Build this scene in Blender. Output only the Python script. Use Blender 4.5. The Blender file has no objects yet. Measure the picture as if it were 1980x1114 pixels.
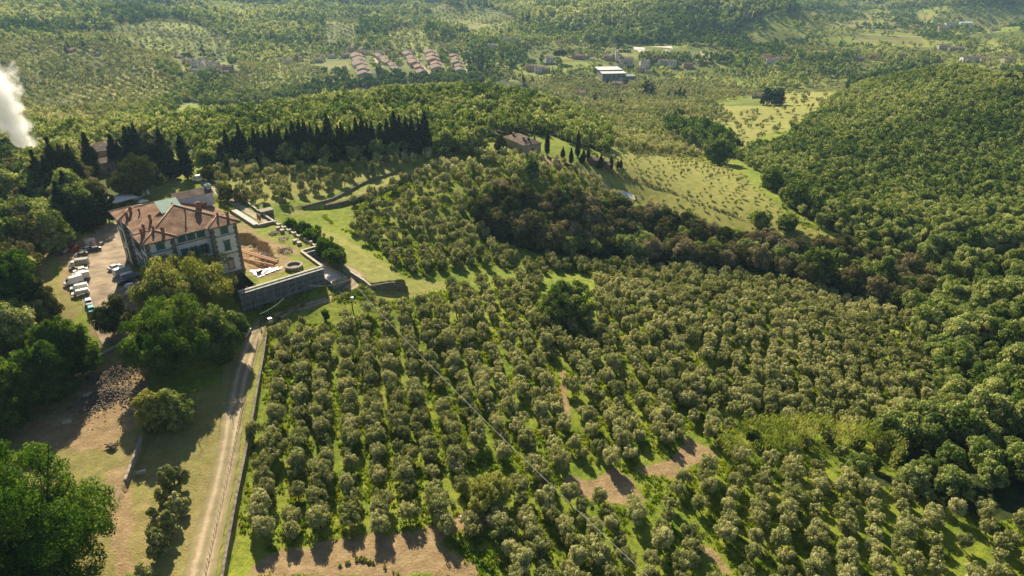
import bpy, math, random
import numpy as np
from mathutils import Vector, Matrix
random.seed(7)
RNG = np.random.default_rng(11)
scene = bpy.context.scene
COL = scene.collection

# ---------------------------------------------------------------- camera, sky, sun, exposure
PITCH = math.radians(27); FPX = 1320.0; CH = 96.0
CT, ST = math.cos(PITCH), math.sin(PITCH)
cam_d = bpy.data.cameras.new('camera')
cam_d.sensor_width = 36; cam_d.lens = 24.0; cam_d.clip_start = 0.5; cam_d.clip_end = 20000
cam = bpy.data.objects.new('camera', cam_d); COL.objects.link(cam)
cam.location = (0, 0, CH); cam.rotation_euler = (math.radians(90) - PITCH, 0, 0)
scene.camera = cam
SUN_AZ, SUN_EL = math.radians(-19), math.radians(31.5)
world = bpy.data.worlds.new('World'); scene.world = world; world.use_nodes = True
wn = world.node_tree.nodes; wn.clear()
sky = wn.new('ShaderNodeTexSky'); sky.sky_type = 'NISHITA'; sky.sun_disc = False
sky.sun_elevation = SUN_EL; sky.sun_rotation = SUN_AZ; sky.altitude = 200
bg = wn.new('ShaderNodeBackground'); bg.inputs[1].default_value = 0.05
wo = wn.new('ShaderNodeOutputWorld')
world.node_tree.links.new(sky.outputs[0], bg.inputs[0]); world.node_tree.links.new(bg.outputs[0], wo.inputs[0])
sun_d = bpy.data.lights.new('sun', 'SUN'); sun_d.energy = 5.0; sun_d.angle = math.radians(0.5); sun_d.color = (1, .87, .64)
sun = bpy.data.objects.new('sun', sun_d); COL.objects.link(sun)
SDIR = Vector((math.sin(SUN_AZ) * math.cos(SUN_EL), math.cos(SUN_AZ) * math.cos(SUN_EL), math.sin(SUN_EL)))
sun.rotation_euler = (-SDIR).to_track_quat('-Z', 'Y').to_euler(); sun.location = (-80, 300, 300)
vs = scene.view_settings
vs.view_transform = 'Standard'; vs.look = 'None'; vs.exposure = 1.0; vs.gamma = 1; vs.use_curve_mapping = False
scene.cycles.max_bounces = 5; scene.cycles.diffuse_bounces = 2; scene.cycles.glossy_bounces = 2
scene.cycles.transmission_bounces = 3; scene.cycles.volume_bounces = 2; scene.cycles.transparent_max_bounces = 8

# ---------------------------------------------------------------- materials
MATS = {}
def mat(name, col, rough=.85, col2=None, scale=1.0, detail=4, bump=0, bscale=None, coords='Object', metal=0, ramp=(.35, .65), distort=0):
    if name in MATS: return MATS[name]
    m = bpy.data.materials.new(name); m.use_nodes = True; MATS[name] = m
    nt = m.node_tree; b = nt.nodes['Principled BSDF']
    b.inputs['Base Color'].default_value = (*col, 1); b.inputs['Roughness'].default_value = rough; b.inputs['Metallic'].default_value = metal
    tc = nt.nodes.new('ShaderNodeTexCoord')
    if col2:
        n = nt.nodes.new('ShaderNodeTexNoise'); n.inputs['Scale'].default_value = scale; n.inputs['Detail'].default_value = detail
        n.inputs['Distortion'].default_value = distort
        nt.links.new(tc.outputs[coords], n.inputs['Vector'])
        r = nt.nodes.new('ShaderNodeValToRGB')
        r.color_ramp.elements[0].position = ramp[0]; r.color_ramp.elements[1].position = ramp[1]
        r.color_ramp.elements[0].color = (*col, 1); r.color_ramp.elements[1].color = (*col2, 1)
        nt.links.new(n.outputs['Fac'], r.inputs[0]); nt.links.new(r.outputs[0], b.inputs['Base Color'])
    if bump:
        n2 = nt.nodes.new('ShaderNodeTexNoise'); n2.inputs['Scale'].default_value = bscale or scale * 3; n2.inputs['Detail'].default_value = 5
        nt.links.new(tc.outputs[coords], n2.inputs['Vector'])
        bp = nt.nodes.new('ShaderNodeBump'); bp.inputs['Strength'].default_value = 1; bp.inputs['Distance'].default_value = bump
        nt.links.new(n2.outputs['Fac'], bp.inputs['Height']); nt.links.new(bp.outputs[0], b.inputs['Normal'])
    return m

def foliage(name, stops, transl=.35, objrand=.0):
    """leaf material: each leaf's own 'tint' picks a colour from the species' range; thin leaves let light through"""
    m = bpy.data.materials.new(name); m.use_nodes = True; nt = m.node_tree; nt.nodes.clear(); L = nt.links.new
    at_ = nt.nodes.new('ShaderNodeAttribute'); at_.attribute_name = 'tint'
    r = nt.nodes.new('ShaderNodeValToRGB'); e = r.color_ramp.elements
    e[0].position = stops[0][0]; e[0].color = (*stops[0][1], 1); e[1].position = stops[-1][0]; e[1].color = (*stops[-1][1], 1)
    for p, c in stops[1:-1]:
        q = e.new(p); q.color = (*c, 1)
    fac = at_.outputs['Fac']
    if objrand:
        oi = nt.nodes.new('ShaderNodeObjectInfo')
        ma = nt.nodes.new('ShaderNodeMath'); ma.operation = 'MULTIPLY_ADD'; ma.inputs[1].default_value = objrand; ma.inputs[2].default_value = -objrand / 2
        L(oi.outputs['Random'], ma.inputs[0])
        ad = nt.nodes.new('ShaderNodeMath'); ad.operation = 'ADD'; L(fac, ad.inputs[0]); L(ma.outputs[0], ad.inputs[1]); fac = ad.outputs[0]
    L(fac, r.inputs[0])
    d = nt.nodes.new('ShaderNodeBsdfDiffuse'); t = nt.nodes.new('ShaderNodeBsdfTranslucent'); mx = nt.nodes.new('ShaderNodeMixShader')
    hs = nt.nodes.new('ShaderNodeHueSaturation'); hs.inputs['Hue'].default_value = .485; hs.inputs['Saturation'].default_value = 1.25; hs.inputs['Value'].default_value = 1.35
    L(r.outputs[0], d.inputs[0]); L(r.outputs[0], hs.inputs['Color']); L(hs.outputs[0], t.inputs[0])
    mx.inputs[0].default_value = transl; L(d.outputs[0], mx.inputs[1]); L(t.outputs[0], mx.inputs[2])
    o = nt.nodes.new('ShaderNodeOutputMaterial'); L(mx.outputs[0], o.inputs[0])
    MATS[name] = m
    return m

# ---------------------------------------------------------------- object helpers
def tag(o, label=None, cat=None, group=None, kind=None):
    if label: o['label'] = label
    if cat: o['category'] = cat
    if group: o['group'] = group
    if kind: o['kind'] = kind
    return o
def empty(name, loc, rz=0, label=None, cat=None, group=None):
    o = bpy.data.objects.new(name, None); COL.objects.link(o); o.location = loc; o.rotation_euler = (0, 0, rz)
    o.empty_display_size = .5
    return tag(o, label, cat, group)
def link_mesh(name, me, parent=None, mats=()):
    for m in mats: me.materials.append(m)
    o = bpy.data.objects.new(name, me); COL.objects.link(o)
    if parent: o.parent = parent
    return o
def copy_tree(root):
    r = root.copy(); COL.objects.link(r)
    for ch in root.children:
        c = ch.copy(); COL.objects.link(c); c.parent = r
        for g in ch.children:
            d = g.copy(); COL.objects.link(d); d.parent = c
    return r
class MB:
    """collects shapes and links them as one mesh"""
    def __init__(s): s.v = []; s.f = []; s.m = []
    def add(s, vs, fs, mi=0):
        n = len(s.v); s.v += [tuple(p) for p in vs]; s.f += [tuple(i + n for i in f) for f in fs]; s.m += [mi] * len(fs); return s
    def box(s, c, size, rz=0, mi=0, taper=1.0):
        cx, cy, cz = c; a, b, h = size[0] / 2, size[1] / 2, size[2] / 2; co, si = math.cos(rz), math.sin(rz); vs = []
        for z, t in ((-h, 1), (h, taper)):
            for x, y in ((-a, -b), (a, -b), (a, b), (-a, b)):
                x, y = x * t, y * t
                vs.append((cx + x * co - y * si, cy + x * si + y * co, cz + z))
        return s.add(vs, [(3, 2, 1, 0), (4, 5, 6, 7), (0, 1, 5, 4), (1, 2, 6, 5), (2, 3, 7, 6), (3, 0, 4, 7)], mi)
    def bx(s, x0, x1, y0, y1, z0, z1, mi=0):
        return s.box(((x0 + x1) / 2, (y0 + y1) / 2, (z0 + z1) / 2), (x1 - x0, y1 - y0, z1 - z0), 0, mi)
    def tube(s, pts, radii, n=6, mi=0, cap=True):
        pts = [Vector(p) for p in pts]; rings = []; vs = []
        if not hasattr(radii, '__len__'): radii = [radii] * len(pts)
        for i, p in enumerate(pts):
            d = (pts[min(i + 1, len(pts) - 1)] - pts[max(i - 1, 0)]).normalized()
            a = d.cross(Vector((0, 0, 1)) if abs(d.z) < .95 else Vector((1, 0, 0))).normalized(); b = d.cross(a)
            for k in range(n):
                t = 2 * math.pi * k / n; vs.append(p + (a * math.cos(t) + b * math.sin(t)) * radii[i])
        fs = [(i * n + k, i * n + (k + 1) % n, (i + 1) * n + (k + 1) % n, (i + 1) * n + k) for i in range(len(pts) - 1) for k in range(n)]
        if cap: fs += [tuple(range(n))[::-1], tuple(range((len(pts) - 1) * n, len(pts) * n))]
        return s.add(vs, fs, mi)
    def prism(s, poly, z0, z1, mi=0):
        n = len(poly); vs = [(x, y, z0) for x, y in poly] + [(x, y, z1) for x, y in poly]
        return s.add(vs, [tuple(range(n))[::-1], tuple(range(n, 2 * n))] + [(i, (i + 1) % n, n + (i + 1) % n, n + i) for i in range(n)], mi)
    def side(s, prof, y0, y1, inset=0, zin=None, mi=0):
        """profile in x-z extruded over y; points above zin are pulled in by inset"""
        n = len(prof); vs = []
        for y, sg in ((y0, 1), (y1, -1)):
            for x, z in prof: vs.append((x, y + (sg * inset if zin is not None and z > zin else 0), z))
        return s.add(vs, [tuple(range(n)), tuple(range(n, 2 * n))[::-1]] + [(i, n + i, n + (i + 1) % n, (i + 1) % n) for i in range(n)], mi)
    def build(s, name, mats, parent=None, smooth=False, bevel=0):
        me = bpy.data.meshes.new(name); me.from_pydata(s.v, [], s.f)
        mats = mats if isinstance(mats, (list, tuple)) else [mats]
        for m in mats: me.materials.append(m)
        if len(mats) > 1: me.polygons.foreach_set('material_index', s.m)
        if smooth: me.polygons.foreach_set('use_smooth', [True] * len(me.polygons))
        me.update(); o = bpy.data.objects.new(name, me); COL.objects.link(o)
        if parent: o.parent = parent
        if bevel:
            b = o.modifiers.new('bevel', 'BEVEL'); b.width = bevel; b.segments = 2
        return o
def np_mesh(name, V, k, mats, matidx=None, tint=None, smooth=False):
    """V (n,3) in runs of k vertices per face"""
    n = len(V); nf = n // k
    me = bpy.data.meshes.new(name)
    me.vertices.add(n); me.vertices.foreach_set('co', np.ascontiguousarray(V, dtype=np.float32).ravel())
    me.loops.add(n); me.loops.foreach_set('vertex_index', np.arange(n, dtype=np.int32))
    me.polygons.add(nf); me.polygons.foreach_set('loop_start', np.arange(0, n, k, dtype=np.int32))
    for m in mats: me.materials.append(m)
    if matidx is not None: me.polygons.foreach_set('material_index', matidx.astype(np.int32))
    me.update(calc_edges=True)
    if tint is not None:
        a = me.attributes.new('tint', 'FLOAT', 'FACE'); a.data.foreach_set('value', tint.astype(np.float32))
    return me

# ---------------------------------------------------------------- the lie of the land
def down(py): return ST - (557 - py) / FPX * CT
def pix(px, py, z):
    r = (px - 990) / FPX; u = (557 - py) / FPX
    return (r * z, (CT + u * ST) * z, CH + (-ST + u * CT) * z)
def pixh(px, py, h): return pix(px, py, (CH - h) / down(py))
def proj(x, y, h):
    d = y * CT + (CH - h) * ST; d = np.maximum(d, .1) if hasattr(d, 'shape') else d
    return 990 + FPX * x / d, 557 - FPX * (y * ST - (CH - h) * CT) / d, d
CTRL = [(50,1110,-6),(200,1000,-6),(380,1110,-8),(400,900,-8),(470,720,-7.5),(250,770,-5),(100,870,-6),(0,700,-3),(30,580,0),
(180,560,0),(215,480,0),(250,620,-1),(290,540,0),(200,650,-2.5),(90,450,1),(0,450,1),(150,380,2),(60,330,2),(240,370,2),(380,355,2),(350,340,2),
(500,640,-7),(590,590,-6.5),(650,575,-5.5),(720,560,-6),(500,460,0),(520,400,0),(560,430,-3),(640,470,-4),(740,520,-6),(640,400,-5),(580,500,0),(440,390,1),
(540,700,-9.5),(500,900,-10),(460,1080,-10),(700,800,-11),(800,1050,-11),(1000,1000,-12),(900,620,-11),(1000,700,-14),(1250,800,-17),(1300,1050,-16),(1600,1000,-19),(1950,1100,-21),
(1250,600,-19),(1500,600,-24),(1750,700,-28),(1650,820,-24),
(930,420,-14),(1000,480,-21),(1150,490,-27),(1300,480,-31),(1500,510,-34),(1640,560,-36),(1780,600,-37),
(850,550,-12),(850,400,-8),(780,340,-4),(900,330,-5),(650,330,-1),(500,350,1),(450,310,1),(840,280,-1),(1000,310,-2),(1060,300,-4),(1100,330,-8),(1180,340,-14),(1050,400,-13),
(200,300,1),(300,290,0),(480,612,-6.8),(540,592,-6.6),(600,573,-6.5),(640,567,-6.2),(440,610,-6)]
CTRLZ = [(1200,380,350),(1400,400,345),(1600,460,320),(1700,400,380),(1700,300,460),(1900,300,450),(1800,200,570),(1830,140,680),(1950,200,540),(1980,150,650),
(1900,450,320),(1900,600,250),(1900,800,190),(1900,1000,155),(1300,300,480),(1350,260,560),(1550,230,640),(1450,210,700),(1200,230,620),(1300,200,800),(1590,195,690),
(950,182,505),(700,200,470),(450,243,405),(1130,235,520),(820,220,440),(600,260,380),(1040,200,500),
(1250,130,1050),(1450,120,1100),(1850,110,1150),(1600,110,1120),(1100,130,1010),(650,130,1000),(850,110,1050),(400,125,900),(1050,165,900),(700,165,900),(520,170,860),
(200,180,730),(60,180,760),(350,190,740),(0,230,640),(200,92,900),(0,88,880),(300,110,880),
(100,45,1150),(100,0,1500),(400,60,1250),(450,0,1700),(700,60,1350),(900,50,1450),(850,0,1950),(700,90,1150),
(1300,45,1350),(1300,5,1700),(1150,30,1500),(1800,60,1500),(1900,10,2150),(1500,20,1600),(1650,5,2000),(1200,88,1150),(1500,85,1250)]
CTRLW = [(-350,560,-28),(-200,700,-62),(0,780,-78),(100,650,-50),(300,900,-82),(450,850,-70),(600,780,-60),(-480,520,-25),(-250,500,-25),(-500,1000,-58),(-520,1050,-52),
(700,700,-35),(900,500,-10),(500,300,-15),(300,150,-18),(-300,150,0),(-400,350,5),(-150,60,-8),(150,60,-15),(0,30,-12),
(-1500,2600,80),(-500,2900,90),(300,3000,70),(1200,3000,20),(2200,3200,10),(-1800,1500,40),(2000,1500,-60),(-900,600,10),(1500,800,0),(-2500,4200,200),(0,4400,200),(2500,4400,120)]
CP = np.array([pixh(*a) for a in CTRL] + [pix(*a) for a in CTRLZ] + CTRLW, dtype=float)
SC = 400.0
def _k(r2): return .5 * r2 * np.log(np.maximum(r2, 1e-12))
_q = CP[:, :2] / SC; _n = len(CP)
_A = np.zeros((_n + 3, _n + 3)); _A[:_n, :_n] = _k(((_q[:, None] - _q[None]) ** 2).sum(-1)) + 2e-4 * np.eye(_n)
_A[:_n, _n] = 1; _A[:_n, _n + 1:] = _q; _A[_n, :_n] = 1; _A[_n + 1:, :_n] = _q.T
_b = np.zeros(_n + 3); _b[:_n] = CP[:, 2]; _w = np.linalg.solve(_A, _b)
def Hrbf(x, y):
    X = np.stack([np.ravel(x), np.ravel(y)], -1) / SC; out = np.empty(len(X))
    for i in range(0, len(X), 20000):
        p = X[i:i + 20000]; d = ((p[:, None] - _q[None]) ** 2).sum(-1)
        out[i:i + 20000] = _k(d) @ _w[:_n] + _w[_n] + p @ _w[_n + 1:]
    return out.reshape(np.shape(x))
def inpoly(px, py, poly):
    r = np.zeros(np.shape(px), bool); n = len(poly)
    for i in range(n):
        x0, y0 = poly[i]; x1, y1 = poly[(i + 1) % n]
        if y0 == y1: continue
        r ^= ((y0 > py) != (y1 > py)) & (px < (x1 - x0) * (py - y0) / (y1 - y0) + x0)
    return r
# villa frame: a along the entrance front, b towards the back
VF = Vector(pixh(273, 476, 17)); VU = Vector((.757, .653, 0)).normalized(); VV = Vector((-VU.y, VU.x, 0)); VROT = math.atan2(VU.y, VU.x)
def V(a, b, h=0.): return Vector((VF.x + a * VU.x + b * VV.x, VF.y + a * VU.y + b * VV.y, h))
def Vab(x, y): return (x - VF.x) * VU.x + (y - VF.y) * VU.y, (x - VF.x) * VV.x + (y - VF.y) * VV.y
TERRACE = [(20, -13.6), (47.6, -13.6), (48, 2.4), (54.2, 2.4), (52.6, 34.5), (46.2, 34.8), (45.5, 56), (20, 56)]
ANNEX = [(47.6, -19.2), (53.2, -19.2), (54, 2.3), (47.6, 2.3)]
LAWN = [(57.2, -14.4), (57.6, -27.1), (68.4, -31.5), (68.4, 20), (60, 27), (59, 10)]
def seg_field(x, y, pts):
    """signed distance to a polyline (positive right of its direction) and where along it"""
    best = np.full(np.shape(x), 1e9); sg = np.zeros(np.shape(x))
    for (x0, y0), (x1, y1) in zip(pts[:-1], pts[1:]):
        dx, dy = x1 - x0, y1 - y0; L2 = dx * dx + dy * dy
        t = np.clip(((x - x0) * dx + (y - y0) * dy) / L2, 0, 1)
        ex, ey = x - (x0 + t * dx), y - (y0 + t * dy); d = np.hypot(ex, ey)
        s = np.sign(dy * (x - x0) - dx * (y - y0)); m = d < best
        best = np.where(m, d, best); sg = np.where(m, s, sg)
    return best, sg
STEPS = [  # (pixel polyline with a guessed height, drop to its right)
    ([(517, 640, -7), (505, 720, -7.5), (487, 820, -8), (470, 900, -8), (452, 990, -8.5), (432, 1114, -9)], -1.0),
    ([(629, 396, -4), (690, 381, -4), (735, 367, -4), (800, 338, -4), (867, 308, -4)], 1.1),
    ([(585, 402, -3), (640, 383, -3), (705, 352, -3), (769, 327, -2)], .6),
    ([(245, 930, -6), (262, 880, -6), (275, 845, -5)], .9),
]
STEPW = [([pixh(*p)[:2] for p in pts], dr) for pts, dr in STEPS]
def Hfull(x, y):
    h = Hrbf(x, y)
    for pts, dr in STEPW:
        d, s = seg_field(x, y, pts); sm = np.clip(d / .5, 0, 1)
        h = h + (-s if dr > 0 else s) * abs(dr) * sm * np.exp(-d / 5) * (1 if dr > 0 else 1)
    a, b = Vab(x, y)
    h = np.where(inpoly(a, b, TERRACE) & (a > 20.6) & (b > -13.2), -7.8, h)
    h = np.where(inpoly(a, b, ANNEX), -7.2, h)
    ln = inpoly(a, b, LAWN); h = np.where(ln, np.maximum(h, -4.1) * .3 - 4.1 * .7, h)
    return h
_y = [38.0]
while _y[-1] < 5300: _y.append(_y[-1] + max(.75, _y[-1] * .0046))
GY = np.array(_y); NA = 820; GA = np.linspace(-1, 1, NA)
GX = GA[None, :] * (GY[:, None] * .95 + 80); GYY = np.repeat(GY[:, None], NA, 1)
GH = Hfull(GX, GYY)
_nr = np.random.default_rng(3)
def vnoise(x, y, cell, seed=0):
    g = np.random.default_rng(seed).random((256, 256)); u = np.asarray(x) / cell + 1000.3; v = np.asarray(y) / cell + 1000.7
    i = np.floor(u).astype(int); j = np.floor(v).astype(int); fu = u - i; fv = v - j; fu = fu * fu * (3 - 2 * fu); fv = fv * fv * (3 - 2 * fv)
    G = lambda a, b: g[a % 256, b % 256]
    return G(i, j) * (1 - fu) * (1 - fv) + G(i + 1, j) * fu * (1 - fv) + G(i, j + 1) * (1 - fu) * fv + G(i + 1, j + 1) * fu * fv
GH = GH + (vnoise(GX, GYY, 2.2, 1) - .5) * .22 + (vnoise(GX, GYY, 70, 2) - .5) * np.clip((GYY - 500) / 400, 0, 1) * 9 + ((vnoise(GX, GYY, 300, 4) - .5) * 75 + (vnoise(GX, GYY, 110, 7) - .5) * 28) * np.clip((GYY - 1180) / 400, 0, 1)
def Hf(x, y):
    x = np.asarray(x, float); y = np.asarray(y, float)
    r = np.clip(np.interp(y, GY, np.arange(len(GY))), 0, len(GY) - 1.001); c = np.clip((x / (y * .95 + 80) + 1) / 2 * (NA - 1), 0, NA - 1.001)
    i = r.astype(int); j = c.astype(int); fr = r - i; fc = c - j
    return GH[i, j] * (1 - fr) * (1 - fc) + GH[i, j + 1] * (1 - fr) * fc + GH[i + 1, j] * fr * (1 - fc) + GH[i + 1, j + 1] * fr * fc
_ZS = np.geomspace(60, 4800, 900)
def at(px, py, lift=0.):
    """the ground point seen at this pixel"""
    d = np.array(pix(px, py, 1.0)) - np.array([0, 0, CH]); P = _ZS[:, None] * d; P[:, 2] += CH
    b = np.nonzero(P[:, 2] < Hf(P[:, 0], P[:, 1]))[0]; i = b[0] if len(b) else len(_ZS) - 1
    z0, z1 = _ZS[max(i - 1, 0)], _ZS[i]
    for _ in range(12):
        zm = (z0 + z1) / 2; p = zm * d
        if CH + p[2] < Hf(p[0], p[1]): z1 = zm
        else: z0 = zm
    p = z1 * d
    return Vector((p[0], p[1], float(Hf(p[0], p[1])) + lift))
def height_to(P, py):
    """how tall a thing at P must be for its top to be seen at row py"""
    u = (557 - py) / FPX  # u*(y*CT+(CH-h)*ST) = y*ST-(CH-h)*CT
    k = (P[1] * ST - u * P[1] * CT) / (CT + u * ST)
    return CH - k - P[2]
def px_per_m(P): return FPX / (P[1] * CT + (CH - P[2]) * ST)
# coarse depth map of the bare ground, for leaving out what ridges hide
_gx, _gy = np.meshgrid(np.arange(-60, 2050, 10), np.arange(-40, 1200, 10)); DM = np.full(_gx.shape, 9e9)
_D = np.stack(pix(_gx, _gy, 1.0), -1); _D[..., 2] -= CH
_open = np.ones(_gx.shape, bool)
for zz in np.geomspace(60, 4800, 420):
    p = _D * zz; hb = _open & (CH + p[..., 2] < Hf(p[..., 0], p[..., 1])); DM[hb] = zz; _open &= ~hb
def visible(x, y, z, tall=12):
    px, py, d = proj(x, y, z + tall); i = np.clip(((py + 40) / 10).astype(int), 0, DM.shape[0] - 1); j = np.clip(((px + 60) / 10).astype(int), 0, DM.shape[1] - 1)
    return (d < DM[i, j] * 1.04 + 12) & (px > -330) & (px < 2310) & (py < 1190) & (py > -50)

# land use painted as outlines on the ground (all corners are seen points of the ground)
DIRT = [
 [(480,1114),(500,1080),(560,1060),(640,1045),(700,1035),(800,1030),(880,1005),(900,985),(960,985),(985,1000),(950,1015),(900,1025),(870,1035),(850,1050),(940,1114)],
 [(160,455),(205,450),(225,510),(300,560),(300,600),(240,660),(200,670),(175,640),(165,590),(120,560),(115,480)],
 [(245,835),(205,870),(150,870),(30,855),(60,815),(120,800),(150,770),(165,730),(215,700),(255,690),(280,690),(290,740),(275,790),(268,822)],
 [(1090,920),(1150,930),(1200,905),(1240,945),(1250,975),(1220,985),(1100,950)],
 [(1080,720),(1092,715),(1108,800),(1098,815),(1085,780)],
 [(1330,845),(1380,870),(1390,890),(1340,900),(1300,925),(1230,915),(1240,900),(1300,890)],
 [(1340,1040),(1380,1060),(1430,1114),(1400,1114),(1360,1065)],
 [(205,905),(250,900),(262,1114),(230,1114)],
 [(1050,300),(1100,312),(1110,320),(1070,325),(1040,312)],
 [(1370,100),(1420,96),(1470,104),(1400,108)],
]
TRODDEN = [[(-60,700),(290,700),(290,1114),(-60,1114)], [(130,640),(200,670),(250,680),(290,760),(270,850),(200,900),(150,860),(30,860),(40,760),(100,700)], [(265,800),(440,740),(380,1114),(250,1114)], [(-60,330),(215,400),(150,455),(100,520),(160,600),(60,700),(-60,720)],
 [(245,905),(262,880),(285,915),(300,980),(290,1050),(285,1114),(240,1114),(250,1000)], [(345,1114),(365,1030),(390,930),(400,960),(372,1114)],
 [(440,640),(470,640),(400,1114),(380,1114)]]
DRY = [
 [(120,150),(330,120),(400,150),(300,190),(150,215)],  # yellowish mown or sunburnt grass
 [(600,440),(660,455),(785,540),(880,545),(870,560),(720,590),(700,560),(640,470)],
 [(560,400),(640,385),(780,330),(870,300),(880,312),(800,340),(735,367),(629,397),(560,420)],
 [(440,345),(560,320),(640,340),(800,300),(870,290),(760,330),(620,380),(500,400),(440,375)],
 [(1180,290),(1300,300),(1420,330),(1480,380),(1560,440),(1670,480),(1640,490),(1400,440),(1200,390),(1120,340)],
 [(1180,195),(1330,205),(1470,205),(1520,175),(1620,180),(1600,205),(1540,245),(1470,260),(1440,290),(1400,240),(1240,210)],
 [(280,370),(350,345),(365,360),(300,385)], [(610,120),(672,118),(678,134),(612,134)],
 [(1560,20),(1980,30),(1980,50),(1800,70),(1560,50)],[(1640,65),(1780,70),(1800,92),(1660,85)],[(1700,120),(1760,118),(1770,128),(1700,130)],
 [(1820,90),(1980,95),(1980,105),(1850,102)],[(880,38),(950,48),(930,64),(880,58)],[(1080,105),(1290,100),(1280,112),(1080,115)],[(1150,140),(1170,132),(1185,152),(1150,155)],
 [(120,165),(165,160),(160,178),(120,182)],[(1900,75),(1980,72),(1980,92),(1930,92)],[(250,990),(290,960),(300,1114),(250,1114)],[(225,850),(262,845),(250,900),(225,900)],
 [(370,1000),(400,900),(420,900),(380,1114),(350,1114)],[(480,660),(515,650),(450,1050),(420,1114),(395,1114)],
]
LAWNS = [[(1100,150),(1240,160),(1180,178),(1090,170)],[(1080,285),(1040,280),(1100,305),(1110,310)],[(620,185),(700,180),(700,190),(620,190)],[(20,470),(60,470),(60,500),(20,500)]]
def label_masks(X, Y, Hh):
    px, py, d = proj(X, Y, Hh); w = np.clip(900 / d, .4, 9)
    qx = px + (vnoise(X, Y, 3, 5) - .5) * 2.4 * w + (vnoise(X, Y, 9, 15) - .5) * 2 * w; qy = py + (vnoise(X, Y, 3, 6) - .5) * 1.4 * w
    dirt = np.zeros(X.shape); dry = np.zeros(X.shape); wood = np.zeros(X.shape)
    for p in DRY: dry = np.maximum(dry, inpoly(qx, qy, p))
    for p in TRODDEN: dirt = np.maximum(dirt, inpoly(qx, qy, p) * .55)
    for p in DIRT: dirt = np.maximum(dirt, inpoly(qx, qy, p))
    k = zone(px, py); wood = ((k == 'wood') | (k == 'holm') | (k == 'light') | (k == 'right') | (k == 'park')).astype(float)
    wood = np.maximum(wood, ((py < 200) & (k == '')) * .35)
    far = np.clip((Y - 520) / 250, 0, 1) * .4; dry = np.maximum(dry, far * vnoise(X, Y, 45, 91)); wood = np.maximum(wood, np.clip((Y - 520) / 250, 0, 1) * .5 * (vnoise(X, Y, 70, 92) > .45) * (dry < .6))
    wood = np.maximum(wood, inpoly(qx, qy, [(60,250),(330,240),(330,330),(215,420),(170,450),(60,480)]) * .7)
    return dirt, dry, wood
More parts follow.
